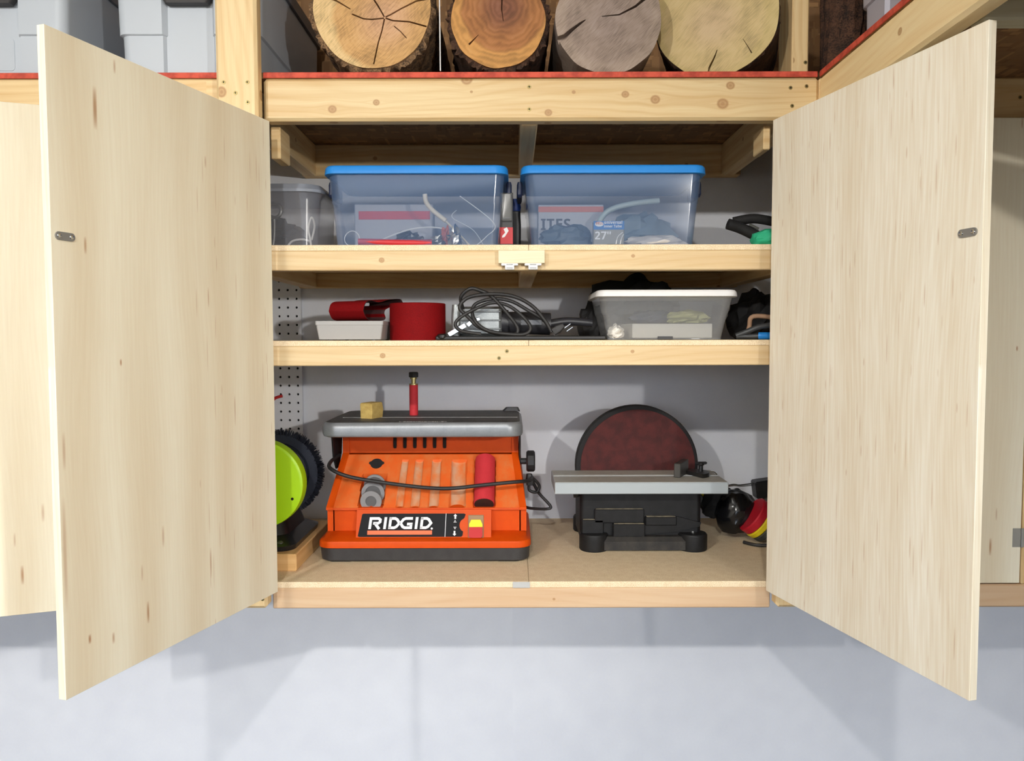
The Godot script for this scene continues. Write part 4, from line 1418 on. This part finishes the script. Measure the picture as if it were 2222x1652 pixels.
	put("round_socket", m, mats.black_matt, t)
	for i in 3:
		m = M.new()
		m.x = slope * turned(Vector3.RIGHT, 52.0, Vector3(-0.345 + 0.002 * i, 0.017 + 0.024 * i, 0.004))
		var rr: float = [0.026, 0.0285, 0.027][i]
		var hole: float = [0.0135, 0.019, 0.021][i]
		m.lathe([Vector2(hole, -0.002), Vector2(rr, -0.002), Vector2(rr, 0.0022), Vector2(hole, 0.0022), Vector2(hole, -0.002)], 36, turned(Vector3.RIGHT, 90.0))
		put("table_insert", m, mat(C(134, 134, 136), 0.5), t)
	m = M.new()
	m.x = slope * turned(Vector3.RIGHT, 0.0, Vector3(-0.0685, 0.0, 0.006))
	m.lathe([Vector2(0.0245, 0.006), Vector2(0.0252, 0.0065), Vector2(0.0252, 0.142), Vector2(0.0235, 0.1425), Vector2(0.0, 0.1425)], 40)
	put("spare_sleeve", m, mats.sleeve, t)
	m = M.new()
	m.x = slope * turned(Vector3.RIGHT, 0.0, Vector3(-0.0685, 0.0, 0.006))
	m.lathe([Vector2(0.0, 0.0052), Vector2(0.0238, 0.0052), Vector2(0.0238, 0.008)], 40)
	m.lathe([Vector2(0.0, 0.0045), Vector2(0.0035, 0.0045), Vector2(0.0035, 0.0052)], 14)
	put("sleeve_core", m, mats.black, t)
	# name plate, lettering, arrows
	var up := Vector3(0, 0.062, -0.019).normalized()
	var panel := Transform3D(Basis(Vector3.RIGHT, up, Vector3.RIGHT.cross(up)), Vector3(-0.3735, 1.0225, -0.1663))
	m = M.new()
	m.x = panel
	var pl := PackedVector2Array([Vector2(0.001, 0.003), Vector2(0.004, 0.001), Vector2(0.25, 0.001), Vector2(0.2535, 0.004), Vector2(0.2545, 0.012)])
	for i in 7:
		var a := PI * 1.42 - PI * 0.84 * i / 6.0
		pl.append(Vector2(0.258 + cos(a) * 0.0125, 0.0285 + sin(a) * 0.0155))
	for q in [Vector2(0.2575, 0.046), Vector2(0.2605, 0.0545), Vector2(0.257, 0.0565), Vector2(0.012, 0.0565), Vector2(0.0095, 0.0545)]:
		pl.append(q)
	m.prism(pl, -0.0004, 0.0009)
	var ink := mat(C(30, 30, 33), 0.6)
	ink.metallic_specular = 0.25
	var plate := put("name_plate", m, ink, t, 30.0)
	m = M.new()
	m.x = panel
	var hs := 0.0285
	var o := Vector2(0.0255, 0.0195)
	var stem := [[0.115, 0.0], [0.115, 1.0]]
	var dee := [[0.0, 0.89], [0.5, 0.89], [0.68, 0.8], [0.9, 0.5], [0.68, 0.2], [0.5, 0.11], [0.0, 0.11]]
	glyph(m, [stem, [[0.2, 0.89], [0.78, 0.89], [0.93, 0.78], [0.93, 0.6], [0.78, 0.49], [0.36, 0.49]], [[0.5, 0.5], [0.93, 0.0]]], o, hs, 0.112, 0.1, 0.0009, 0.0015)
	glyph(m, [stem], o + Vector2(1.26, 0) * hs, hs, 0.112, 0.1, 0.0009, 0.0015)
	glyph(m, [stem, dee], o + Vector2(1.68, 0) * hs, hs, 0.112, 0.1, 0.0009, 0.0015)
	glyph(m, [[[1.06, 0.89], [0.45, 0.89], [0.27, 0.8], [0.06, 0.5], [0.27, 0.2], [0.45, 0.11], [0.97, 0.11], [0.97, 0.44]], [[0.62, 0.42], [1.08, 0.42]]], o + Vector2(2.62, 0) * hs, hs, 0.112, 0.1, 0.0009, 0.0015)
	glyph(m, [stem], o + Vector2(3.92, 0) * hs, hs, 0.112, 0.1, 0.0009, 0.0015)
	glyph(m, [stem, dee], o + Vector2(4.36, 0) * hs, hs, 0.112, 0.1, 0.0009, 0.0015)
	m.lathe([Vector2(0.0026, 0.0), Vector2(0.0026, 0.0006), Vector2(0.0, 0.0007)], 14, turned(Vector3.RIGHT, 90, Vector3(0.179, 0.0205, 0.0009)))
	m.prism(PackedVector2Array([Vector2(0.2105, 0.001), Vector2(0.2117, 0.001), Vector2(0.2137, 0.0565), Vector2(0.2125, 0.0565)]), 0.0009, 0.0013)
	var arrow := [Vector2(-0.002, -0.006), Vector2(0.002, -0.006), Vector2(0.002, 0.001), Vector2(0.0045, 0.001), Vector2(0, 0.006), Vector2(-0.0045, 0.001), Vector2(-0.002, 0.001)]
	for s in [1.0, -1.0]:
		var a := PackedVector2Array()
		for q in arrow:
			a.append(Vector2(q.x, q.y * s) + Vector2(0.2355 if s > 0 else 0.234, 0.0495 if s > 0 else 0.009))
		m.prism(a, 0.0009, 0.0014)
		for k in 3:
			var a0: float = PI / 2 * s + TAU * k / 3.0
			var a1: float = a0 + TAU / 3.0
			var cc := Vector2(0.235, 0.037 if s > 0 else 0.0225)
			var e0 := cc + Vector2(cos(a0), sin(a0)) * 0.0042
			var e1 := cc + Vector2(cos(a1), sin(a1)) * 0.0042
			var i0 := cc + Vector2(cos(a0), sin(a0)) * 0.003
			var i1 := cc + Vector2(cos(a1), sin(a1)) * 0.003
			m.prism(PackedVector2Array([e0, e1, i1, i0]), 0.0009, 0.0012)
		m.box(Vector3(0.235, 0.037 if s > 0 else 0.0225, 0.001), Vector3(0.0009, 0.0026, 0.0004), 0.0)
	put("lettering", m, mat(C(236, 238, 242), 0.5), plate, 30.0).set_meta("kind", "stuff")
	m = M.new()
	m.x = panel
	m.box(Vector3(0.1018, 0.0112, 0.0011), Vector3(0.156, 0.0098, 0.0006), 0.0)
	put("underline", m, mat(C(236, 100, 40), 0.5), plate)
	# safety switch
	m = M.new()
	m.x = panel
	m.box(Vector3(0.2855, 0.0255, 0.0012), Vector3(0.038, 0.055, 0.003), 0.0015)
	var sw := put("switch", m, mat(C(150, 118, 84), 0.6), t)
	m = M.new()
	m.x = panel
	m.prism(PackedVector2Array([Vector2(0.2695, 0.0235), Vector2(0.3015, 0.0235), Vector2(0.3015, 0.0305), Vector2(0.2965, 0.041), Vector2(0.2745, 0.041), Vector2(0.2695, 0.0305)]), 0.002, 0.0075)
	put("yellow_paddle", m, mat(C(240, 220, 24), 0.6), sw)
	m = M.new()
	m.x = panel
	m.prism(PackedVector2Array([Vector2(0.2695, 0.0235), Vector2(0.3015, 0.0235), Vector2(0.302, 0.002), Vector2(0.298, -0.002), Vector2(0.2725, -0.002), Vector2(0.2685, 0.002)]), 0.002, 0.0095)
	put("red_paddle", m, mat(C(186, 10, 18), 0.6), sw)
	# cast table
	m = M.new()
	var tz := -0.325
	var tx := -0.218
	m.loft([rrect(0.47, 0.294, 0.03, 1.263, tx, tz, 8), rrect(0.484, 0.306, 0.036, 1.2655, tx, tz, 8), rrect(0.488, 0.31, 0.038, 1.27, tx, tz, 8), rrect(0.488, 0.31, 0.038, 1.286, tx, tz, 8), rrect(0.484, 0.306, 0.036, 1.2945, tx, tz, 8), rrect(0.474, 0.297, 0.034, 1.299, tx, tz, 8)], true, false)
	var d2 := M.new()
	d2.loft([rrect(0.474, 0.297, 0.034, 1.299, tx, tz, 8), rrect(0.455, 0.278, 0.03, 1.3025, tx, tz, 8)], false, true)
	var table := put("table", m, grey, t, 40.0, [[d2, top]])
	m = M.new()
	m.box(Vector3(tx + 0.012, 1.3027, -0.268), Vector3(0.44, 0.0008, 0.0025), 0.0002)
	put("groove_line", m, mats.steel, table)
	m = M.new()
	rng.seed = 31
	var xx := -0.272
	while xx < -0.158:
		var ww := 0.002 + 0.006 * rng.randf()
		m.x = Transform3D(Basis(), Vector3(xx, 1.3007, -0.1835))
		m.box(Vector3(ww / 2, 0.0002, 0), Vector3(ww, 0.0004, 0.003 + 0.006 * rng.randf()), 0.0)
		xx += ww + 0.0018
	m.x = Transform3D()
	put("worn_print", m, mat(C(214, 212, 208), 0.6), table)
	m = M.new()
	m.loft([rrect(0.05, 0.03, 0.006, 1.301, -0.003, -0.455), rrect(0.034, 0.026, 0.006, 1.3115, 0.0, -0.455)])
	put("back_lug", m, top, table)
	# drum
	var sp := part("spindle", t)
	m = M.new()
	m.lathe([Vector2(0.0105, 1.3028), Vector2(0.0112, 1.3035), Vector2(0.0112, 1.381), Vector2(0.0095, 1.3815), Vector2(0.0, 1.3815)], 28, Transform3D(Basis(), Vector3(-0.2545, 0, -0.325)))
	put("sleeve", m, mats.sleeve, sp)
	m = M.new()
	m.lathe([Vector2(0.0115, 1.3815), Vector2(0.0115, 1.3845), Vector2(0.006, 1.385), Vector2(0.006, 1.396), Vector2(0.0088, 1.3965), Vector2(0.0088, 1.4005), Vector2(0.0, 1.4005)], 24, Transform3D(Basis(), Vector3(-0.2545, 0, -0.325)))
	put("washer", m, mat(C(170, 158, 110), 0.35, 0.8), sp)
	m = M.new()
	m.lathe([Vector2(0.0105, 1.4005), Vector2(0.0122, 1.402), Vector2(0.0122, 1.4125), Vector2(0.0105, 1.4145), Vector2(0.0, 1.4145)], 8, Transform3D(Basis(), Vector3(-0.2545, 0, -0.325)))
	put("knob", m, mats.black, sp, 20.0)
	# tilt brackets and knob
	m = M.new()
	m.x = Transform3D(Basis(Vector3(0, 0, -1), Vector3(0, 1, 0), Vector3(1, 0, 0)), Vector3.ZERO)
	m.prism(PackedVector2Array([Vector2(0.27, 1.2628), Vector2(0.39, 1.2628), Vector2(0.375, 1.2), Vector2(0.345, 1.165), Vector2(0.315, 1.165), Vector2(0.285, 1.2)]), -0.4575, -0.4535)
	put("tilt_bracket", m, mats.black, t)
	m = M.new()
	m.x = Transform3D(Basis(Vector3(0, 0, -1), Vector3(0, 1, 0), Vector3(1, 0, 0)), Vector3.ZERO)
	m.prism(PackedVector2Array([Vector2(0.27, 1.2628), Vector2(0.39, 1.2628), Vector2(0.375, 1.2), Vector2(0.345, 1.15), Vector2(0.315, 1.15), Vector2(0.285, 1.2)]), 0.018, 0.022)
	put("tilt_bracket", m, mats.black, t)
	m = M.new()
	m.lathe([Vector2(0.008, 0.0), Vector2(0.008, 0.014), Vector2(0.024, 0.0145), Vector2(0.0275, 0.018), Vector2(0.0275, 0.033), Vector2(0.024, 0.0365), Vector2(0.0, 0.037)], 14, turned(Vector3.BACK, -90, Vector3(0.022, 1.186, -0.3)))
	put("tilt_knob", m, mats.black, t, 25.0)
	# power cord, looped across the front
	m = M.new()
	m.tube(curve([Vector3(-0.447, 1.2, -0.32), Vector3(-0.459, 1.19, -0.27), Vector3(-0.443, 1.184, -0.2), Vector3(-0.394, 1.166, -0.187), Vector3(-0.293, 1.149, -0.187), Vector3(-0.203, 1.139, -0.185), Vector3(-0.142, 1.138, -0.185), Vector3(-0.07, 1.146, -0.183), Vector3(0.01, 1.152, -0.192), Vector3(0.042, 1.146, -0.24), Vector3(0.052, 1.14, -0.32)]), 0.0047, 10)
	m.tube(curve([Vector3(0.052, 1.14, -0.32), Vector3(0.07, 1.118, -0.33), Vector3(0.064, 1.1, -0.33), Vector3(0.044, 1.106, -0.33), Vector3(0.05, 1.13, -0.335), Vector3(0.07, 1.095, -0.34), Vector3(0.1, 1.061, -0.34), Vector3(0.09, 1.053, -0.34), Vector3(0.046, 1.051, -0.36), Vector3(0.03, 1.049, -0.4)]), 0.004, 8)
	put("power_cord", m, mats.rubber, t, 50.0)
	m = M.new()
	m.loft([rrect(0.018, 0.018, 0.005, 1.121, 0.046, -0.318), rrect(0.022, 0.022, 0.006, 1.136, 0.046, -0.318), rrect(0.014, 0.014, 0.005, 1.15, 0.044, -0.318)])
	put("plug", m, mats.rubber, t)
	# foam block on the table
	m = M.new()
	m.x = turned(Vector3.UP, -24, Vector3(-0.352, 1.3029, -0.258))
	m.loft([rrect(0.034, 0.05, 0.003, 0.0, 0, 0, 2), rrect(0.0365, 0.052, 0.004, 0.02, 0.001, 0, 2), rrect(0.036, 0.05, 0.004, 0.036, 0, 0.001, 2), rrect(0.033, 0.046, 0.004, 0.0385, 0, 0, 2)])
	m.x = Transform3D()
	tag(put("foam_block", m, tri_textured(speckle(128, C(206, 180, 108), C(168, 138, 72), 208, 0.9, 0.6, 0.3), 18.0, 0.9)), "small yellow foam block on the orange sander's table", "block")


func build_disc_sander() -> void:
	var y := LOW_SHELF
	var t := thing("disc_sander", "black disc sander with maroon disc and pale grey table on the lower shelf", "sander", Vector3(0.33, y, -0.36))
	var iron := tri_textured(speckle(192, C(30, 30, 31), C(20, 20, 21), 220, 0.6, 0.6, 0.3), 7.0, 0.5)
	var dusty := tri_textured(speckle(192, C(52, 48, 44), C(26, 26, 26), 221, 0.7, 1.0, 0.3), 7.0, 0.7)
	iron.metallic_specular = 0.35
	var grey := mat(C(168, 176, 180), 0.45)
	var top := tri_textured(speckle(192, C(176, 174, 166), C(156, 152, 142), 222, 0.7, 0.5, 0.3), 7.0, 0.5)
	var m := M.new()
	# base plate with four round feet
	m.loft([rrect(0.29, 0.26, 0.03, y + 0.004, 0.332, -0.37), rrect(0.29, 0.26, 0.03, y + 0.026, 0.332, -0.37), rrect(0.27, 0.24, 0.03, y + 0.036, 0.332, -0.37)])
	put("base", m, dusty, t)
	for sx in [-1, 1]:
		for sz in [-1, 1]:
			m = M.new()
			var c := Vector3(0.332 + sx * 0.1255, y, -0.3675 + sz * 0.1)
			m.lathe([Vector2(0.0345, 0.0), Vector2(0.0365, 0.003), Vector2(0.0365, 0.038), Vector2(0.0335, 0.0425), Vector2(0.0, 0.043)], 28, Transform3D(Basis(), c))
			put("foot", m, iron, t)
			if sz > 0:
				m = M.new()
				m.lathe([Vector2(0.004, 0.042), Vector2(0.004, 0.046), Vector2(0.0, 0.0475)], 6, Transform3D(Basis(), c))
				put("bolt", m, mats.steel, t, 20.0)
	# body with stepped ribs on its front
	m = M.new()
	m.loft([rrect(0.308, 0.15, 0.012, y + 0.03, 0.326, -0.345), rrect(0.308, 0.15, 0.012, 1.117, 0.326, -0.345)])
	put("body", m, iron, t)
	# ledges on its front; sawdust has settled along their top edges
	var sawdust := tri_textured(speckle(128, C(150, 140, 118), C(84, 78, 68), 224, 0.9, 0.6, 0.3), 20.0, 0.9)
	for e in [[0.208, 0.3335, 1.0335, 1.069, -0.261], [0.254, 0.335, 0.997, 1.033, -0.253], [0.176, 0.231, 1.002, 1.042, -0.261], [0.3365, 0.415, 1.028, 1.05, -0.257]]:
		m = M.new()
		m.box(Vector3((e[0] + e[1]) / 2, (e[2] + e[3]) / 2, (e[4] - 0.272) / 2), Vector3(e[1] - e[0], e[3] - e[2], e[4] + 0.272), 0.002)
		var d := M.new()
		d.box(Vector3((e[0] + e[1]) / 2, e[3] + 0.0003, (e[4] - 0.272) / 2), Vector3(e[1] - e[0] - 0.006, 0.0012, e[4] + 0.27), 0.0004)
		put("rib", m, iron, t, 38.0, [[d, sawdust]])
	m = M.new()
	m.prism(PackedVector2Array([Vector2(0.336, 1.0275), Vector2(0.4155, 1.0275), Vector2(0.4155, 1.05), Vector2(0.478, 1.034), Vector2(0.474, 1.024), Vector2(0.42, 1.012), Vector2(0.336, 1.004)]), -0.272, -0.262)
	put("rib", m, iron, t)
	# disc, its plate and guard
	m = M.new()
	m.lathe([Vector2(0.161, -0.034), Vector2(0.1645, -0.032), Vector2(0.1645, -0.002), Vector2(0.1625, 0.0), Vector2(0.15, 0.0)], 72, turned(Vector3.RIGHT, 90, Vector3(0.335, 1.157, -0.392)))
	put("disc_plate", m, mats.black_matt, t)
	m = M.new()
	m.lathe([Vector2(0.1535, -0.001), Vector2(0.1535, 0.001), Vector2(0.0, 0.0012)], 72, turned(Vector3.RIGHT, 90, Vector3(0.337, 1.1565, -0.391)))
	put("abrasive_disc", m, tri_textured(speckle(256, C(84, 33, 31), C(62, 25, 25), 223, 0.8, 0.9, 0.3), 5.0, 0.85), t)
	m = M.new()
	m.tube([Vector3(0.337, 1.1, -0.423), Vector3(0.337, 1.1, -0.54)], 0.075, 28)
	put("motor", m, iron, t)
	# table
	m = M.new()
	m.box(Vector3(0.3165, 1.134, -0.2885), Vector3(0.4245, 0.0285, 0.177), 0.0015)
	var table := put("table", m, grey, t)
	m = M.new()
	m.box(Vector3(0.3165, 1.1487, -0.242), Vector3(0.421, 0.0008, 0.08), 0.0002)
	m.box(Vector3(0.3165, 1.1487, -0.34), Vector3(0.421, 0.0008, 0.07), 0.0002)
	put("worn_top", m, top, table)
	m = M.new()
	m.box(Vector3(0.3165, 1.1488, -0.2935), Vector3(0.421, 0.0006, 0.004), 0.0001)
	put("slot_edge", m, mats.white, table)
	m = M.new()
	m.lathe([Vector2(0.012, 0.0), Vector2(0.016, 0.003), Vector2(0.016, 0.014), Vector2(0.0, 0.016)], 10, turned(Vector3.BACK, 90, Vector3(0.172, 1.107, -0.3)))
	put("table_knob", m, mats.black, t, 25.0)
	# mitre gauge
	var mg := thing("mitre_gauge", "small dark mitre gauge on the right end of the disc sander's table", "gauge", Vector3(0.46, 1.1492, -0.3))
	m = M.new()
	m.x = turned(Vector3.UP, 64, Vector3(0.434, 1.1492, -0.298))
	m.box(Vector3(0, 0.018, 0), Vector3(0.085, 0.036, 0.017), 0.0015)
	m.x = Transform3D()
	put("fence", m, mat(C(74, 72, 68), 0.45, 0.5), mg)
	m = M.new()
	var ring := PackedVector2Array()
	for i in 25:
		var a := -PI / 2 + PI * i / 24.0
		ring.append(Vector2(cos(a), sin(a)) * 0.047)
	m.x = Transform3D(Basis(Vector3(0.9, 0, -0.43).normalized(), Vector3(0.43, 0, 0.9).normalized(), Vector3(0, -1, 0)), Vector3(0.457, 1.1595, -0.293))
	m.prism(ring, 0.0, 0.0095)
	m.x = Transform3D()
	put("protractor", m, mat(C(60, 58, 56), 0.35, 0.6), mg)
	m = M.new()
	m.lathe([Vector2(0.006, 0.0), Vector2(0.006, 0.014), Vector2(0.009, 0.017), Vector2(0.006, 0.022), Vector2(0.0, 0.023)], 14, Transform3D(Basis(), Vector3(0.484, 1.1595, -0.298)))
	m.box(Vector3(0.4845, 1.1805, -0.298), Vector3(0.031, 0.007, 0.006), 0.0025)
	put("wing_knob", m, mats.black, mg)
	m = M.new()
	m.tube(curve([Vector3(0.502, 1.158, -0.29), Vector3(0.515, 1.159, -0.288), Vector3(0.523, 1.1525, -0.285)]), 0.0014, 6)
	put("pointer", m, mats.bright, mg)


func build_low_shelf_rest() -> void:
	var y := LOW_SHELF
	# bench grinder on its board
	var t := thing("bench_grinder", "black bench grinder with lime green wheel cover half hidden by the left door", "grinder", Vector3(-0.63, y, -0.25))
	wood("board", t, Vector3(-0.78, y, -0.42), Vector3(-0.4975, y + 0.04, -0.08), 2, mats.board, 0.002)
	var m := M.new()
	m.loft([rrect(0.2, 0.27, 0.035, y + 0.0405, -0.612, -0.235), rrect(0.205, 0.275, 0.038, y + 0.052, -0.612, -0.235), rrect(0.15, 0.2, 0.035, y + 0.068, -0.612, -0.24), rrect(0.1, 0.15, 0.03, y + 0.13, -0.605, -0.24)])
	put("pedestal", m, mat(C(26, 26, 28), 0.3), t)
	m = M.new()
	m.lathe([Vector2(0.07, 0.0), Vector2(0.078, 0.005), Vector2(0.078, 0.1), Vector2(0.07, 0.106)], 40, turned(Vector3.RIGHT, -90, Vector3(-0.601, 1.155, -0.185)))
	put("motor", m, mat(C(30, 30, 33), 0.3), t)
	m = M.new()
	m.lathe([Vector2(0.0, -0.001), Vector2(0.098, 0.0), Vector2(0.1045, 0.004), Vector2(0.106, 0.012), Vector2(0.106, 0.036), Vector2(0.1, 0.04)], 64, turned(Vector3.RIGHT, -90, Vector3(-0.602, 1.155, -0.142)))
	put("wheel_cover", m, mat(C(180, 232, 20), 0.42), t)
	m = M.new()
	m.lathe([Vector2(0.0033, 0.0), Vector2(0.0033, 0.0006), Vector2(0.0, 0.0008)], 14, turned(Vector3.RIGHT, 90, Vector3(-0.5215, 1.1215, -0.1412)))
	put("screw_hole", m, mats.hole, t)
	# wire wheel at the far end
	m = M.new()
	m.lathe([Vector2(0.045, 0.0), Vector2(0.076, 0.0), Vector2(0.079, 0.004), Vector2(0.079, 0.022), Vector2(0.045, 0.026)], 48, turned(Vector3.RIGHT, -90, Vector3(-0.601, 1.155, -0.298)))
	put("wheel_flange", m, mat(C(66, 74, 86), 0.25, 0.7), t)
	m = M.new()
	var bristle := RandomNumberGenerator.new()
	bristle.seed = 77
	for k in 1400:
		var a := TAU * k / 1400.0 + bristle.randf() * 0.01
		var z := -0.3 - bristle.randf() * 0.034
		var r1 := 0.107 + bristle.randf() * 0.006
		var p0 := Vector3(-0.601 + cos(a) * 0.072, 1.155 + sin(a) * 0.072, -0.312)
		var a2 := a + (bristle.randf() - 0.5) * 0.06
		m.tube([p0, Vector3(-0.601 + cos(a2) * r1, 1.155 + sin(a2) * r1, z)], 0.0011, 3)
	m.lathe([Vector2(0.07, -0.013), Vector2(0.1, -0.013), Vector2(0.1, 0.013), Vector2(0.07, 0.013)], 60, turned(Vector3.RIGHT, -90, Vector3(-0.601, 1.155, -0.317)))
	var o := put("bristle", m, mat(C(58, 62, 74), 0.4, 0.5), t, 60.0)
	o.set_meta("kind", "stuff")
	for q in [[-0.545, -0.118], [-0.665, -0.118]]:
		m = M.new()
		m.lathe([Vector2(0.008, 0.0), Vector2(0.008, 0.006), Vector2(0.004, 0.0095), Vector2(0.0, 0.01)], 12, Transform3D(Basis(), Vector3(q[0], y + 0.0515, q[1])))
		put("bolt", m, mats.dull_steel, t)
	# respirator lying behind the disc sander
	t = thing("respirator", "black respirator with red and yellow banded filters at the right end of the lower shelf", "respirator", Vector3(0.6, y, -0.36))
	var shiny := mat(C(16, 16, 18), 0.18)
	put("facepiece", lump(Vector3(0.6, y + 0.066, -0.38), Vector3(0.11, 0.13, 0.11), 240, 0.12, 30), shiny, t)
	put("nose_cup", lump(Vector3(0.562, y + 0.086, -0.43), Vector3(0.09, 0.11, 0.09), 241, 0.15, 24), mats.black_matt, t)
	for e in [[Vector3(0.648, y + 0.06, -0.325), 125.0], [Vector3(0.535, y + 0.098, -0.47), 235.0]]:
		var f := part("filter", t)
		var axis := turned(Vector3.BACK, -e[1], e[0])
		for b in [[-0.03, -0.008, 0.05, mat(C(178, 22, 40), 0.45), "red_band"], [-0.0078, 0.0085, 0.0515, mat(C(222, 200, 30), 0.45), "yellow_band"], [0.0087, 0.026, 0.05, mat(C(64, 66, 60), 0.6), "end_cap"]]:
			m = M.new()
			m.lathe([Vector2(b[2] * 0.94, b[0]), Vector2(b[2], b[0] + 0.003), Vector2(b[2], b[1] - 0.003), Vector2(b[2] * 0.94, b[1])], 40, axis)
			put(b[4], m, b[3], f)
	m = M.new()
	m.tube(curve([Vector3(0.6, y + 0.006, -0.31), Vector3(0.625, y + 0.005, -0.285), Vector3(0.66, y + 0.006, -0.28), Vector3(0.71, y + 0.005, -0.3)]), 0.0045, 8)
	put("strap", m, mats.rubber, t)
	# adapter on the wall
	t = thing("power_adapter", "black power adapter plugged in on the wall above the respirator", "adapter", Vector3(0.75, 1.06, WALL + 0.02))
	m = M.new()
	m.x = turned(Vector3.BACK, 8, Vector3(0.752, 1.062, WALL + 0.0265))
	m.box(Vector3.ZERO, Vector3(0.085, 0.052, 0.05), 0.004)
	put("block", m, mats.black, t)
	m = M.new()
	m.tube(curve([Vector3(0.71, 1.074, WALL + 0.022), Vector3(0.672, 1.068, WALL + 0.018), Vector3(0.65, 1.069, WALL + 0.015), Vector3(0.62, 1.057, WALL + 0.012), Vector3(0.58, 1.02, WALL + 0.008)]), 0.0018, 6)
	put("cable", m, mats.rubber, t)


func _ready() -> void:
	var cam := Camera3D.new()
	cam.name = "camera"
	add_child(cam)
	cam.position = Vector3(0, 1.5, 1.712)
	cam.rotation = Vector3(deg_to_rad(-3.033), 0.0, deg_to_rad(-0.12))
	cam.fov = rad_to_deg(2.0 * atan(826.0 / 1712.0))
	cam.near = 0.02
	cam.current = true
	var we := WorldEnvironment.new()
	we.name = "environment"
	var env := Environment.new()
	var air := ProceduralSkyMaterial.new()
	air.sky_top_color = Color(0.86, 0.92, 1.0)
	air.sky_horizon_color = Color(0.9, 0.94, 1.0)
	air.ground_bottom_color = Color(0.42, 0.42, 0.42)
	air.ground_horizon_color = Color(0.5, 0.5, 0.5)
	air.sky_energy_multiplier = 2.05
	air.ground_energy_multiplier = 0.8
	var sky := Sky.new()
	sky.sky_material = air
	env.background_mode = Environment.BG_SKY
	env.sky = sky
	env.tonemap_mode = Environment.TONE_MAPPER_LINEAR
	env.tonemap_exposure = 1.0
	env.sdfgi_enabled = true
	env.ssao_enabled = true
	env.ssil_enabled = true
	we.environment = env
	add_child(we)

	make_materials()
	mats.ply_block = textured(plywood(128, 48, 0.1, 0.03, [], 81, C(240, 230, 200), C(222, 206, 168), 0.3, 0.3), Vector2(10, 30), 0.6)
	mats.grey_paint = mat(C(188, 188, 186), 0.5)
	mats.joist = textured(pine(512, 64, 0.9, 0.09, [], 29, C(206, 204, 184), C(186, 176, 146)), Vector2(1 / 0.9, 1 / 0.09), 0.6)
	mats.board = textured(pine(256, 96, 0.34, 0.12, [], 53, C(236, 196, 138), C(206, 156, 96)), Vector2(1 / 0.34, 1 / 0.12), 0.55)
	mats.sleeve = tri_textured(speckle(128, C(206, 52, 60), C(184, 34, 44), 206, 0.6, 0.3, 0.3), 12.0, 0.75)

	build_room()
	var white := Color(1.0, 0.985, 0.96)
	lamp("pendant_lamp", "shaded work lamp hanging low behind the camera on the right", Vector3(1.23, 1.81, 2.78), 3.5, white, Vector3(-0.5, 1.25, 0.0))
	lamp("pendant_lamp", "bare spiral bulb close under the ceiling behind the camera", Vector3(-0.21, 2.447, 2.84), 2.3, white)
	lamp("pendant_lamp", "bare spiral bulb close under the ceiling behind the camera on the left", Vector3(-1.44, 2.45, 2.84), 2.9, white)
	build_cabinets()
	build_deck_things()
	build_top_shelf()
	build_mid_shelf()
	build_spindle_sander()
	build_disc_sander()
	build_low_shelf_rest()
